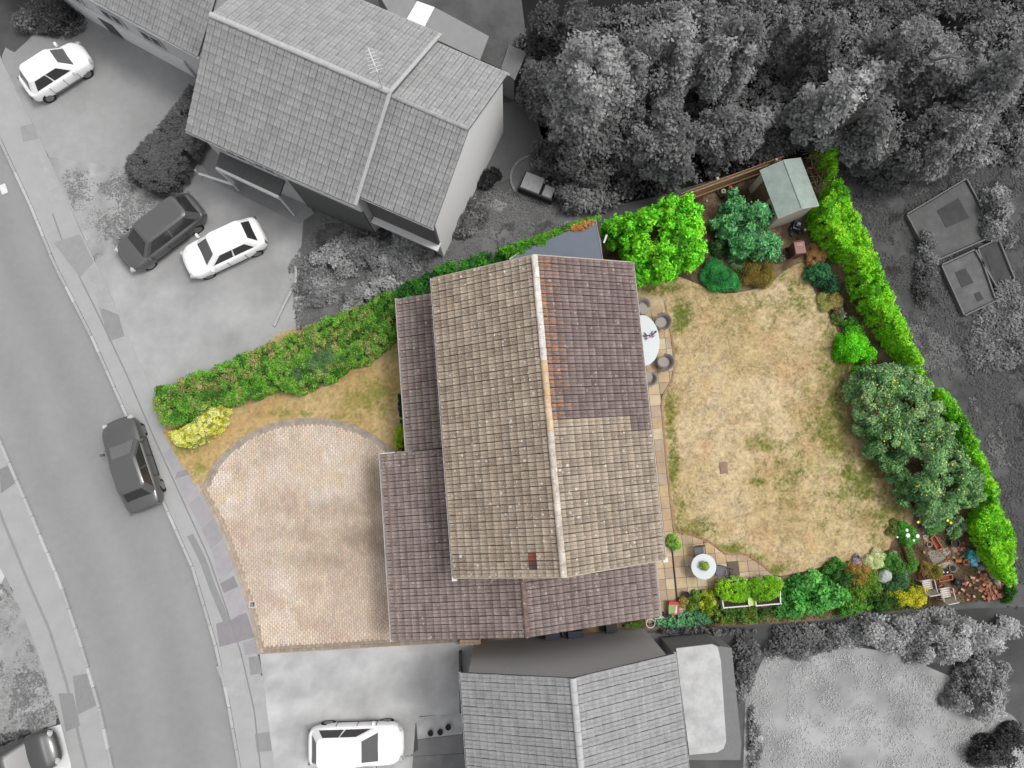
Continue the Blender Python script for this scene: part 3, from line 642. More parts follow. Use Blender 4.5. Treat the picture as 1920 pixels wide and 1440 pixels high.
def slope(F, side, hw, v0, v1, ze, zr, matf, skip=None, cols=None, rows=None):
    dz = zr - ze; sl_ = math.hypot(hw, dz); nu = rows or round(sl_ / TG); na = cols or round((v1 - v0) / TW)
    O = F(side * hw, v0, ze); U = (F(0, v0, zr) - O) / sl_
    return tile_plane(O, F.v, U, na, nu, matf, (v1 - v0) / na, sl_ / nu, skip)
def deck(F, hw, v0, v1, ze, zr, th=.06, dn=.03):
    mb = MB()
    for s in (-1, 1):
        V = []
        for v in (v0 + .01, v1 - .01):
            V += [F(s * (hw - .03), v, ze - dn), F(0, v, zr - dn), F(0, v, zr - dn - th), F(s * (hw - .03), v, ze - dn - th)]
        mb.add(V, [(0, 1, 5, 4), (1, 2, 6, 5), (2, 3, 7, 6), (3, 0, 4, 7), (3, 2, 1, 0), (4, 5, 6, 7)])
    return mb
def gutter(root, F, u, v0, v1, z, m, out, name='gutter', r=.055):
    V = []; K = 6; n = 2 * (K + 1)
    for v in (v0, v1):
        for rr in (r, r - .012):
            for i in range(K + 1):
                t = pi * i / K; V.append(F(u + out * r + math.cos(t) * rr, v, z - math.sin(t) * rr))
    Fc = []
    for i in range(K): Fc += [(i, i + 1, n + i + 1, n + i), (K + 1 + i, n + K + 1 + i, n + K + 2 + i, K + 2 + i)]
    Fc += [(0, n, n + K + 1, K + 1), (K, 2 * K + 1, n + 2 * K + 1, n + K)]
    mk(name, V, Fc, m, root)

HY = .0847; H = Frame(1.47, 2.027, HY)
kw = dict(yaw=HY, org=(1.47, 2.027), cell=.3)
BEIGE = tile_mat('tile_weathered', D(211, 193, 172), D(168, 149, 130), D(246, 240, 232), .6, 0, **kw)
BEIGE2 = tile_mat('tile_weathered_rear', D(198, 182, 162), D(166, 150, 132), D(240, 230, 220), .5, 0, **kw)
MAUVE = tile_mat('tile_mauve', D(152, 135, 131), D(134, 117, 114), D(215, 200, 196), .3, 2.3, **kw)
MAUVE2 = tile_mat('tile_mauve_low', D(172, 155, 150), D(150, 135, 130), D(226, 210, 204), .42, 0, **kw)
REDT = tile_mat('tile_red', D(158, 92, 84), D(140, 78, 72), D(170, 120, 110), .1, 0, **kw)
DRKT = tile_mat('tile_new_dark', D(112, 92, 90), D(98, 80, 80), D(120, 100, 100), .1, 0, **kw)
RIDGE = tile_mat('ridge_weathered', D(238, 230, 220), D(186, 170, 154), D(250, 246, 240), .6, 0, joint=0, var=.12, **kw)
RIDGEO = tile_mat('ridge_lichen', D(232, 214, 192), D(208, 170, 124), D(240, 232, 224), .6, 0, joint=0, var=.1, **kw)
MORT = Mg('verge_mortar', (188, 176, 160), var=.2, scale=8); PVC = Mg('white_pvc', (232, 226, 222), var=.04, rough=.5); BRK = Mg('house_brick', (176, 140, 112), var=.2, scale=5, fine=.15)
UNDER = Mg('roof_underlay', (62, 52, 46))
house = thing('detached_house', 'detached house with beige and mauve tiled gable roof beside the block driveway', 'house', tuple(H(0, 0, 0)))
hw, hl, ze, zr = 4.107, 5.95, 5.0, 7.1
gable_body(H, hw - .28, -hl + .12, hl - .12, ze - .04, zr - .24).to('wall', BRK, house)
for v in (-4, -1.2, 1.8, 4.4): window(house, H, 'u+', v, 3.9, 1.5, 1.1, hw - .28, FRW, GLASS); 
for v in (-3.6, 0, 3.8): window(house, H, 'u-', v, 4.0, 1.5, 1.0, -(hw - .28), FRW, GLASS)
for v in (-2.6, 3.2): window(house, H, 'u+', v, 1.15, 2.0, 2.2, hw - .28, FRW, GLASS, 'patio_door')
roof = deck(H, hw, -hl, hl, ze, zr).to('main_roof', UNDER, house)
v0 = H.loc(P(1040, 788, 6.9))[1]; v1 = H.loc(P(1200, 800, 5.2))[1]
def mright(c, i, j): return MAUVE if H.loc(c)[1] > (v1 if j < 3 else v0) else BEIGE2
tl = slope(H, -1, hw, -hl, hl, ze, zr, lambda c, i, j: BEIGE)
cr = np.array([c for _, _, c in tl]); force = []
for px_, m_ in (((995, 1043), REDT), ((995, 1060), DRKT)):
    q = P(px_[0], px_[1], 6.6); k = int(np.argmin(np.linalg.norm(cr - q, axis=1))); tl[k] = (tl[k][0], m_, tl[k][2]); force.append(k)
tl += slope(H, 1, hw, -hl, hl, ze, zr, mright)
lay_tiles(tl, roof, 300, force)
a, b = H(0, hl, zr + .03), H(0, -hl, zr + .03); k = .33
mid1 = a + (b - a) * .34; mid2 = a + (b - a) * .56
ridge(a, mid1, tile_mat('ridge_white', D(250, 246, 242), D(214, 204, 194), (.8, .8, .78), .5, 0, **dict(kw, joint=0)), roof); ridge(mid1, mid2, RIDGEO, roof); ridge(mid2, b, RIDGE, roof)
for s in (-1, 1):       # mortared verges and fascia
    mb = MB()
    for v in (hl - .02, -hl - .03):
        q = 12
        for t in range(q):
            u0 = s * hw * (1 - t / q); u1 = s * hw * (1 - (t + 1) / q); z0 = ze + (zr - ze) * t / q; z1 = ze + (zr - ze) * (t + 1) / q
            V = [H(u0, v, z0 - .09), H(u1, v, z1 - .09), H(u1, v + .05, z1 - .09), H(u0, v + .05, z0 - .09), H(u0, v, z0 + .022), H(u1, v, z1 + .022), H(u1, v + .05, z1 + .022), H(u0, v + .05, z0 + .022)]
            mb.add(V, [(3, 2, 1, 0), (4, 5, 6, 7), (0, 1, 5, 4), (1, 2, 6, 5), (2, 3, 7, 6), (3, 0, 4, 7)])
    mb.to('verge', MORT, roof)
    fbox(MB(), H, s * (hw - .05) - .015, s * (hw - .05) + .015, -hl, hl, ze - .22, ze - .06).to('fascia', PVC, house)
    gutter(house, H, s * hw, -hl - .03, hl + .03, ze - .03, PVC, s * .3)
for q, vv in ((-1, -hl + .02), (1, -hl + .02)): fbox(MB(), H, q * hw - .07, q * hw + .13, vv - .14, vv + .05, ze - .16, ze - .01).to('gutter_outlet', PVC, house)
MB().bar(H(-hw - .07, -2.9, ze - .08), H(-hw - .07, -2.9, 3.3), .035, 8).to('downpipe', PVC, house)
# garage and side wing: low gable under the main verge
gl, gr, gz, gt, rdg = -7.1, 4.2, 2.4, 4.0, -1.45
k = (gt - gz) / (rdg - gl); W2 = Frame(*H(rdg, 0)[:2], HY); ghw = rdg - gl
wm = MB(); fbox(wm, H, gl + .25, -3.85, -8.5, -1.0, -.05, gz + .1); fbox(wm, H, -3.82, gr - .25, -8.5, -5.87, -.05, gz + .1)
wm.to('side_wing_wall', BRK, house)
gb = MB()
for v in (-8.5,):
    V = [W2(-ghw + .3, v, gz), W2(ghw - .3, v, gz), W2(0, v, gt - .13), W2(-ghw + .3, v + .12, gz), W2(ghw - .3, v + .12, gz), W2(0, v + .12, gt - .13)]
    gb.add(V, [(0, 1, 2), (5, 4, 3), (0, 3, 4, 1), (1, 4, 5, 2), (2, 5, 3, 0)])
gb.to('side_wing_gable', BRK, house)
lroof = MB()
def slab(F, u0, u1, v0, v1, z0, z1, th=.05, dn=.03):
    V = [F(u0, v0, z0 - dn), F(u1, v0, z1 - dn), F(u1, v1, z1 - dn), F(u0, v1, z0 - dn)]; V = V + [p - np.array([0, 0, th]) for p in V]
    return V, [(0, 1, 2, 3), (7, 6, 5, 4), (0, 4, 5, 1), (1, 5, 6, 2), (2, 6, 7, 3), (3, 7, 4, 0)]
zl = lambda u: gz + k * (u - gl)
lroof.add(*slab(H, gl + .02, -3.84, -8.62, -.9, gz, zl(-3.84))); lroof.add(*slab(H, -3.83, rdg, -8.62, -5.84, zl(-3.83), gt)); lroof.add(*slab(H, gr - .02, rdg, -8.62, -5.84, gz, gt))
lroof = lroof.to('low_roof', UNDER, house)
skipw = lambda c: (H.loc(c)[0] > -3.86 and H.loc(c)[1] > -5.86)
tl = slope(W2, -1, ghw, -8.65, -.88, gz, gt, lambda c, i, j: MAUVE2, skipw) + slope(W2, 1, ghw, -8.65, -5.9, gz, gt, lambda c, i, j: MAUVE2)
lay_tiles(tl, lroof, 0)
ridge(W2(0, -5.9, gt + .03), W2(0, -8.65, gt + .03), tile_mat('ridge_low', D(150, 132, 124), D(124, 104, 98), D(214, 200, 194), .5, joint=0, **kw), lroof, r=.12)
# porch lean-to
pu, ptop = -5.96, 3.02
pr = MB().add(*slab(H, pu + .02, -3.84, -.86, 5.9, gz, ptop)).to('porch_roof', UNDER, house)
fbox(MB(), H, pu + .25, -3.84, -.8, 5.75, -.05, gz + .05).to('porch_wall', BRK, house)
O = H(pu, -.86, gz); sl_ = math.hypot(-3.84 - pu, ptop - gz); U = (H(-3.84, -.86, ptop) - O) / sl_; nu = round(sl_ / TG)
lay_tiles(tile_plane(O, H.v, U, 23, nu, lambda c, i, j: MAUVE2, 6.78 / 23, sl_ / nu), pr, 0)
gutter(house, H, pu, -.86, 5.95, gz - .02, PVC, -.4); gutter(house, H, gl, -8.7, -.85, gz - .02, PVC, -.4); gutter(house, H, gr, -8.7, -5.9, gz - .02, PVC, .4)
for u in (-6.98, ): fbox(MB(), H, -7.1, -6.45, -.87, -.83, 2.2, 2.47).to('fascia', PVC, house)
fbox(MB(), H, -6.4, -3.9, -.875, -.835, 2.45, 2.5).to('lead_flashing', Mg('lead', (170, 160, 158)), house)
fbox(MB(), H, gl + .23, gl + .27, -7.6, -2.4, 0, 2.1).to('garage_door', PVC, house)
for v in (1, 3.8): window(house, H, 'u-', v, 1.4, 1.6, 1.2, pu + .25, FRW, GLASS)

# grey neighbours -----------------------------------------------------------------------------------------------
def gtm(nm, a, b, yaw, org): return tile_mat(nm, D(a), D(b), D(205), .14, 0, yaw=yaw, org=org, cell=.3, var=.08, joint=.8)
GW = Mg('grey_render', 205, var=.05, scale=2); GWW = Mg('white_render', 232, var=.04, scale=2); GDK = Mg('dark_cladding', 104, var=.1); GM = Mg('grey_wall', 150, var=.06, scale=1.5); GF = Mg('grey_felt', 152, var=.06, scale=2); GP = Mg('pale_felt', 196, var=.22, scale=1.6, fine=.08); GRD = Mg('grey_ridge', 192, var=.12, scale=5); GG = Mg('grey_gutter', 200)
# B
by = math.radians(-114.3); Bf = Frame(-11.86, 17.85, by)
hb = thing('detached_house', 'grey tiled house with pale end wall between the two parked cars and the dark woods', 'house', tuple(Bf(0, 5, 0)))
BT = gtm('grey_tile_front', 174, 156, by, (-11.86, 17.85)); BT2 = gtm('grey_tile_back', 182, 164, by, (-11.86, 17.85)); BT3 = Mg('smooth_back_roof', 160, var=.06)
gable_body(Bf, 3.88, .15, 7.85, 4.75, 6.62).to('wall', GW, hb); gable_body(Bf, 3.48, 7.87, 11.15, 4.75, 6.38).to('end_wall', Mg('end_wall_white', 252, var=.03), hb)
rf = deck(Bf, 4.18, 0, 7.9, 4.8, 6.85).to('main_roof', Mg('grey_under', 70), hb)
lay_tiles(slope(Bf, 1, 4.18, 0, 7.9, 4.8, 6.85, lambda c, i, j: BT) + slope(Bf, -1, 4.18, 0, 7.9, 4.8, 6.85, lambda c, i, j: BT2), rf, 300)
ridge(Bf(0, 0, 6.88), Bf(0, 7.9, 6.88), GRD, rf)
rf2 = deck(Bf, 3.74, 7.92, 11.3, 4.8, 6.6).to('extension_roof', Mg('grey_under', 70), hb)
lay_tiles(slope(Bf, 1, 3.74, 7.92, 11.3, 4.8, 6.6, lambda c, i, j: BT) + slope(Bf, -1, 3.74, 7.92, 11.3, 4.8, 6.6, lambda c, i, j: BT2), rf2, 0)
ridge(Bf(0, 7.95, 6.63), Bf(0, 11.3, 6.63), BT2, rf2, r=.1)
mb = MB()      # pale raised verge between main roof and extension
for s in (1, -1):
    V = [Bf(s * 4.18, 7.86, 4.78), Bf(0, 7.86, 6.86), Bf(0, 8.0, 6.86), Bf(s * 4.18, 8.0, 4.78)]; V += [p + np.array([0, 0, .09]) for p in V]; mb.add(V, [(3, 2, 1, 0), (4, 5, 6, 7), (0, 1, 5, 4), (1, 2, 6, 5), (2, 3, 7, 6), (3, 0, 4, 7)])
mb.to('verge', GRD, rf)
gutter(hb, Bf, 4.18, 0, 7.9, 4.76, GG, .3); gutter(hb, Bf, 3.74, 7.92, 11.3, 4.76, GG, .3); gutter(hb, Bf, -3.74, 7.92, 11.35, 4.76, GG, -.3); gutter(hb, Bf, -4.18, 0, 7.9, 4.76, GG, -.3)
fbox(MB(), Bf, 3.49, 3.62, 7.95, 11.2, 2.2, 4.7).to('tile_hanging', GDK, hb); fbox(MB(), Bf, 3.49, 3.9, 7.95, 11.25, 2.05, 2.19).to('sill_band', GWW, hb)
fbox(MB(), Bf, 3.885, 3.98, 4.1, 7.8, 3.4, 4.6).to('white_band', GWW, hb); fbox(MB(), Bf, 3.885, 3.95, 4.1, 7.8, 0, 3.38).to('ground_floor_wall', GDK, hb)
for v in (1.6, 3.0): window(hb, Bf, 'u+', v, 3.6, 1.1, 1.1, 3.88, FRW, GLASS)
pp = PX([(413, 283), (535, 333), (523, 367), (405, 312)], 2.7); MB().prism(pp, 2.55, 2.7).to('porch_canopy', GDK, hb)
pe = PX([(405, 312), (523, 367), (521, 371), (404, 316)], 2.72); MB().prism(pe, 2.5, 2.73).to('porch_fascia', GWW, hb)
for q in ((408, 316), (520, 366)): c = P(*q, 2.5); MB().bar((c[0], c[1], 0), (c[0], c[1], 2.54), .05, 8).to('porch_post', GWW, hb)
# pale pergola rails by the porch
r = thing('low_railing', 'two pale timber rails meeting in a point by the porch of the grey tiled house', 'railing', tuple(P(440, 347, 0)))
MB().box(P(405, 336, .9), (1.75, .1, .08), -math.radians(18)).to('rail', GWW, r); MB().box(P(422, 330, .9), (1.1, .1, .08), -math.radians(40)).to('rail', GWW, r)
for q in ((372, 325), (439, 347)): c = P(*q, .5); MB().bar((c[0], c[1], 0), (c[0], c[1], .86), .04, 6).to('post', GWW, r)
# rear flat roofs of B
r = thing('rear_extension', 'low flat roofed extension with one bright white roof panel behind the grey tiled house', 'extension', tuple(P(850, 70, 0)))
zf = 2.7
MB().prism(PX([(700, -30), (757, -20), (900, 112), (790, 66), (740, 40)], zf), 0, zf - .1).to('wall', GM, r)
MB().prism(PX([(792, 62), (816, 14), (917, 68), (900, 112)], zf), zf - .1, zf).to('felt_roof', GF, r)
MB().prism(PX([(757, 45), (782, 2), (815, 14), (791, 61)], zf), zf - .1, zf + .02).to('roof_panel', Mg('bright_panel', 246, var=.02), r)
MB().prism(PX([(720, 28), (752, -16), (781, 2), (756, 44)], zf), zf - .1, zf).to('felt_roof', GF, r)
r = thing('lean_to', 'small dark roofed lean-to at the rear right corner of the grey tiled house', 'lean-to', tuple(P(935, 100, 0)))
MB().prism(PX([(901, 112), (918, 70), (953, 84), (938, 128)], 2.2), 2.1, 2.2).to('roof', Mg('dark_felt', 92, var=.15), r)
MB().prism(PX([(939, 128), (954, 84), (988, 98), (965, 150)], 2.2), 2.1, 2.2).to('roof', Mg('mid_felt', 125, var=.1), r)
MB().prism(PX([(905, 112), (920, 74), (984, 99), (964, 145)], 2.1), 0, 2.08).to('wall', GM, r)
# aerial on B's ridge
c = Bf(0, 7.6, 6.95); r = thing('tv_aerial', 'pale branching television aerial standing on the ridge of the grey tiled roof', 'aerial', tuple(c))
MB().bar(c, c + np.array([0, 0, 1.5]), .025, 6).to('mast', GWW, r); d = np.array([-.35, .9, 0]); t = c + np.array([0, 0, 1.35])
MB().bar(t - d * .2, t + d * .9, .02, 6).to('boom', GWW, r)
for q in range(7): p = t + d * (-.1 + .15 * q); e = np.array([.9, .35, 0]) * (.28 - .02 * q); MB().bar(p - e, p + e, .012, 5).to('element', GWW, r)
# A
a0 = P(150, 22, 0); a1 = P(372, 144, 0); dA = (a1 - a0) / np.linalg.norm(a1 - a0); ay = math.atan2(-dA[0], dA[1]); Af = Frame(*(a1[:2]), ay)   # v along the facade, u to its right (towards the drive)
ha = thing('neighbour_house', 'grey tiled house with white banded facade above the white hatchback in the corner', 'house', tuple(Af(-4, -5, 0)))
off = np.array([-4.1, 0]); Ar = Frame(*Af(-4.1, 0)[:2], ay); L_A = 12
sgn = 1 if (Af.u @ (P(200, 200, 0) - a1)) > 0 else -1
Ar = Frame(*Af(-4.0 * sgn, 0)[:2], ay)
gable_body(Ar, 4.0, -L_A, 2.2, 4.0, 5.7).to('wall', GWW, ha)
rfa = deck(Ar, 4.35, -L_A - .1, 2.3, 4.0, 6.0).to('roof', Mg('grey_under', 70), ha)
AT = gtm('grey_tile_side', 172, 152, ay, (0, 0))
lay_tiles(slope(Ar, 1, 4.35, -L_A - .1, 2.3, 4.0, 6.0, lambda c, i, j: AT) + slope(Ar, -1, 4.35, -L_A - .1, 2.3, 4.0, 6.0, lambda c, i, j: AT), rfa, 150)
ridge(Ar(0, -L_A, 6.03), Ar(0, 2.2, 6.03), GRD, rfa); gutter(ha, Ar, 4.35 * sgn, -L_A, 2.3, 3.96, GWW, .3 * sgn)
def ab(u0, u1, v0, v1, z0, z1, nm, m): fbox(MB(), Ar, *sorted((sgn * u0, sgn * u1)), v0, v1, z0, z1).to(nm, m, ha)
ab(4.01, 4.12, -9, -.1, 0, 1.3, 'white_plinth', MATS['end_wall_white']); ab(4.01, 4.10, -7.6, -.3, 2.7, 3.75, 'white_cladding', MATS['end_wall_white'])
for v in (-1.6, -3.8, -6.2): window(ha, Ar, 'u+' if sgn > 0 else 'u-', v, 1.9, 1.2, .8, 4.02 * sgn, FRW, GLASS)
ab(4.13, 4.16, -5.1, -4.3, 0, 1.1, 'dark_door', GDK)
# C
Cf = Frame(2.28, -7.4, HY)
hc = thing('neighbour_house', 'grey tiled house behind the white car with a pale flat roofed wing', 'house', tuple(Cf(0, -5, 0)))
CT = gtm('grey_tile_lower', 176, 158, HY, (0, 0))
gable_body(Cf, 3.85, -9.8, -.15, 4.95, 6.7).to('wall', Mg('gable_render', 196, var=.04), hc)
rfc = deck(Cf, 4.12, -10, 0, 5.0, 6.9).to('main_roof', Mg('grey_under', 70), hc)
lay_tiles(slope(Cf, 1, 4.12, -10, 0, 5.0, 6.9, lambda c, i, j: CT) + slope(Cf, -1, 4.12, -10, 0, 5.0, 6.9, lambda c, i, j: CT), rfc, 300)
ridge(Cf(0, 0, 6.93), Cf(0, -10, 6.93), GRD, rfc)
gutter(hc, Cf, -4.12, -10, 0, 4.96, GG, -.3); gutter(hc, Cf, 4.12, -10, 0, 4.96, GG, .3)
for v in (-2.5, -6): window(hc, Cf, 'u+', v, 4.0, 1.4, 1.0, 3.85, FRW, GLASS); window(hc, Cf, 'u-', v, 4.0, 1.4, 1.0, -3.85, FRW, GLASS)
wing = MB().prism(PX([(1262, 1222), (1352, 1212), (1372, 1215), (1390, 1395), (1388, 1425), (1290, 1425)], 2.6), 0, 2.6).to('wing', Mg('wing_edge', 128, var=.08), hc)
MB().prism(PX([(1268, 1216), (1336, 1208), (1346, 1213), (1352, 1240), (1362, 1390), (1357, 1404), (1345, 1411), (1293, 1416)], 2.7), 2.602, 2.68).to('wing_roof', GP, wing)
# small flat roofed outbuilding inside the plot, blue grey felt
zo = 2.4; ob = thing('outbuilding', 'flat roofed outbuilding with smooth blue grey roof behind the mauve tiles', 'outbuilding', tuple(P(1060, 480, 0)))
MB().prism(PX([(955, 485), (975, 472), (1115, 412), (1127, 450), (1131, 500), (960, 520)], zo), zo - .09, zo).to('roof', Mg('blue_grey_felt', (112, 120, 134), var=.05, scale=3, rough=.7), ob)
MB().prism(PX([(962, 490), (980, 476), (1110, 418), (1124, 498), (966, 515)], zo), 0, zo - .092).to('wall', Mg('outbuilding_wall', (120, 108, 96)), ob)
e = PX([(955, 486), (975, 473)], zo); MB().bar((*e[0], zo + .02), (*e[1], zo + .02), .025, 6).to('white_trim', PVC, ob)
e = PX([(1117, 412), (1131, 492)], zo); MB().bar((*e[0], zo + .01), (*e[1], zo + .01), .02, 6).to('edge_trim', Mg('edge_trim', (160, 165, 172)), ob)
e0 = P(1135, 448, 2.2); MB().box(e0, (.08, .4, .05), -.35).to('bracket', PVC, ob)
# ---------------------------------------------------------------- vegetation
def Lf(r, g, b, k=1.9): return tuple(np.clip(np.array(D(r, g, b)) * k, .004, .8))
LIME = [Lf(60, 130, 10), Lf(92, 190, 20), Lf(120, 215, 30), Lf(160, 225, 40)]
HEDG = [Lf(54, 100, 34), Lf(84, 136, 46), Lf(104, 160, 52), Lf(124, 150, 72), Lf(100, 165, 50), Lf(168, 146, 104)]
IVY = [Lf(24, 66, 26), Lf(40, 92, 34), Lf(70, 140, 40), Lf(36, 80, 36)]
BLUEG = [Lf(64, 112, 74), Lf(92, 154, 100), Lf(112, 186, 116), Lf(72, 124, 80)]
GREYG = [Lf(66, 92, 62), Lf(96, 124, 84), Lf(84, 130, 72)]
MIDG = [Lf(46, 92, 30), Lf(74, 134, 44), Lf(96, 150, 56), Lf(60, 104, 36)]
OLIVE = [Lf(64, 100, 60), Lf(98, 138, 84), Lf(124, 166, 104), Lf(90, 126, 84), Lf(144, 170, 116)]
GOLD = [Lf(150, 150, 50), Lf(215, 210, 84), Lf(232, 224, 110), Lf(236, 226, 150), Lf(130, 140, 50)]
CONI = [Lf(60, 120, 18), Lf(96, 172, 26), Lf(124, 206, 32), Lf(150, 212, 38), Lf(80, 156, 30)]
BROWNB = [Lf(110, 84, 60), Lf(150, 120, 92), Lf(176, 142, 112)]
def bush(name, label, px, py, rx, ry, h, pal, leaf=.09, clump=None, rot=0, **k):
    k.setdefault('rough', .55); k.setdefault('dens', 3.0); k.setdefault('wob', .3)
    cl_ = clump or max(.10, min(.32, min(rx, ry) / 40 * .38))
    k.setdefault('lai', 4.0); k.setdefault('zb', .03)
    return canopy(name, label, k.pop('cat', 'shrub'), blob(px, py, rx, ry, rot, k.pop('wob')), h, k.pop('zb'), pal, leaf, cl_, edge=min(rx, ry) / 40 * k.pop('ed', .8), **k)
# north boundary hedge (front garden)
canopy('hedge', 'long informal green hedge with brown patches between the front lawn and the next driveway', 'hedge',
       [(268, 748), (284, 726), (371, 693), (488, 645), (649, 575), (744, 537), (775, 590), (730, 648), (690, 682), (655, 688), (628, 712), (600, 722), (560, 738), (520, 728), (470, 750), (430, 758), (405, 760), (330, 800), (300, 800)], 1.5, .05, HEDG + [Lf(84, 130, 50)], .075, .20, 4.6, edge=.25, rough=.5, ps=1.8, jit=.4, dens=4.2)
bush('hedge_shrub', 'darker grey green rounded shrub bulging from the long hedge onto the front lawn', 585, 690, 62, 30, 1.7, GREYG, .06, rot=-.35)
canopy('golden_shrub', 'bright yellow variegated shrub at the roadside end of the long hedge', 'shrub', [(308, 812), (345, 800), (385, 768), (420, 756), (433, 768), (428, 795), (400, 822), (365, 838), (330, 834)], 1.15, .05, GOLD, .07, .14, 5, edge=.5, rough=.2, ps=3)
# climbers behind the house
canopy('boundary_shrubbery', 'dark glossy evergreen shrubs squeezed between the house roof and the grey garden behind', 'shrubs',
       [(742, 540), (785, 515), (830, 492), (880, 478), (940, 462), (955, 457), (975, 500), (900, 530), (820, 570), (770, 592)], 2.1, .2, IVY, .12, .2, 4.2, edge=.15, rough=.25, ps=1.5, zpoly=2.0, dens=4.5)
canopy('climbing_ivy', 'light green ivy strip trailing over the edge of the blue grey flat roof', 'ivy',
       [(935, 464), (955, 457), (1010, 438), (1085, 411), (1128, 399), (1124, 412), (1080, 428), (1035, 444), (1025, 462), (1000, 462), (985, 474), (950, 486)], 2.62, 2.2, [Lf(60, 120, 24), Lf(96, 160, 40), Lf(50, 96, 30)], .08, .12, 4, edge=.25, rough=.3, ps=2)
canopy('climbing_ivy', 'brown and orange dying creeper on the corner of the blue grey flat roof', 'creeper', [(1062, 428), (1092, 412), (1118, 408), (1112, 420), (1090, 434)], 2.6, 2.42, [Lf(170, 110, 60), Lf(190, 150, 90), Lf(110, 150, 50)], .06, .08, 3, edge=.2)
# back garden trees
canopy('broadleaf_tree', 'large bright lime green tree overhanging the corner of the mauve roof', 'tree',
       [(1140, 402), (1200, 382), (1260, 358), (1305, 345), (1316, 360), (1328, 395), (1332, 440), (1330, 470), (1305, 492), (1280, 500), (1262, 516), (1225, 515), (1190, 528), (1180, 500), (1172, 462), (1150, 450), (1140, 430)], 3.6, 1.2, [Lf(60, 130, 20), Lf(88, 172, 30), Lf(108, 200, 36), Lf(126, 216, 44, 1.7), Lf(138, 212, 50, 1.6)], .15, .26, 3.8, edge=.9, rough=.62, dens=3.2, trunk=.12, ps=1.2, jit=.45)
canopy('bluish_tree', 'blue green leafy small tree between the lime tree and the felt roofed shed', 'tree',
       [(1382, 345), (1396, 338), (1410, 352), (1412, 372), (1440, 368), (1460, 372), (1462, 392), (1448, 410), (1478, 440), (1470, 470), (1440, 478), (1400, 476), (1370, 460), (1350, 440), (1346, 400), (1360, 375), (1380, 372)], 2.6, .5, BLUEG, .15, .24, 3.4, edge=.8, rough=.7, dens=2.4, trunk=.08, ps=1.4)
bush('lavender_bush', 'grey green lavender like bush below the blue green tree', 1440, 458, 38, 26, 1.0, GREYG + [Lf(120, 110, 110)], .08)
bush('shrub', 'dark low shrub in the soil between the lime tree and the blue green tree', 1356, 462, 24, 22, .9, [Lf(40, 60, 34), Lf(70, 104, 54)], .09)
bush('round_shrub', 'neat low round dark green shrub at the top edge of the back lawn', 1350, 519, 32, 29, .75, [Lf(40, 110, 54), Lf(62, 150, 74), Lf(50, 124, 60)], .05, rough=.12, ps=3)
bush('heather_mound', 'square topped rusty brown and olive shrub beside the round green one', 1424, 507, 34, 32, .9, [Lf(96, 88, 40), Lf(128, 104, 48), Lf(120, 120, 50), Lf(140, 96, 52)], .045, rough=.12, ps=2)
bush('shrub', 'dark blue green shrub by the conifer hedge at the top corner of the lawn', 1547, 516, 29, 28, 1.2, [Lf(40, 92, 60), Lf(64, 130, 76), Lf(36, 72, 50)], .09)
bush('dry_shrub', 'straw coloured dry plant between the brown bin and the conifer hedge', 1530, 478, 16, 26, .8, [Lf(150, 116, 76), Lf(190, 150, 100), Lf(160, 130, 70)], .06, asp=.25)
# conifer hedge
canopy('conifer_hedge', 'tall vivid green conifer hedge along the far side of the back garden', 'hedge',
       [(1528, 276), (1555, 267), (1640, 450), (1700, 585), (1746, 688), (1772, 738), (1740, 745), (1700, 700), (1655, 640), (1625, 598), (1600, 570), (1585, 500), (1545, 470), (1520, 430), (1524, 395), (1540, 380), (1553, 345), (1548, 305)], 2.1, .1, CONI, .11, .15, 5.5, edge=.16, rough=.22, asp=.36, ps=1.0, jit=.4, dens=6)
canopy('conifer_hedge', 'second stretch of bright conifer hedge beyond the apple tree at the far corner', 'hedge',
       [(1830, 950), (1850, 918), (1868, 922), (1879, 942), (1911, 1008), (1918, 1126), (1888, 1100), (1858, 1066), (1828, 1015), (1812, 985)], 1.4, .1, CONI, .11, .15, 5.5, edge=.16, rough=.25, asp=.36, ps=1.0, jit=.4, dens=6)
bush('bright_conifer', 'bright emerald feathery shrub leaning from the hedge onto the lawn edge', 1612, 652, 34, 44, 1.9, [Lf(50, 120, 20), Lf(84, 180, 24), Lf(110, 205, 30)], .10, rot=.5, asp=.35)
canopy('apple_tree', 'wide dull green fruit tree full of tiny yellow apples at the lawn corner', 'tree',
       [(1608, 705), (1650, 680), (1700, 678), (1745, 694), (1775, 742), (1810, 806), (1842, 864), (1874, 925), (1850, 950), (1815, 955), (1790, 985), (1765, 990), (1745, 965), (1705, 945), (1690, 910), (1668, 870), (1640, 850), (1618, 800), (1612, 760), (1598, 735)], 2.6, .6, OLIVE, .10, .24, 3.4, edge=.9, rough=.7, dens=2.6, trunk=.11, ps=1.1, jit=.35)
ap = bpy.data.objects['apple_tree']; cvs = np.empty(len(ap.children[0].data.vertices) * 3, np.float32); ap.children[0].data.vertices.foreach_get('co', cvs); cvs = cvs.reshape(-1, 3) + ORG[ap]; cvs = cvs[cvs[:, 2] > 1.7]; cvs = cvs[RNG.integers(len(cvs), size=150)]; APPLE = M('yellow_apple', Lf(215, 205, 70), .5, .1); fr = MB()
tp = smooth(PX([(1640, 730), (1740, 730), (1820, 860), (1840, 940), (1770, 950), (1690, 870), (1640, 800)], 3.0), 1); lo, hi = tp.min(0), tp.max(0); q = lo + RNG.random((260, 2)) * (hi - lo); q = q[inpoly(q, tp)]
for x, y, z_ in cvs: fr.lathe((x, y, z_), [(0, 0), (.028, .015), (.034, .035), (.02, .062), (0, .066)], 6)
f = fr.to('apples', APPLE, ap); f['kind'] = 'stuff'
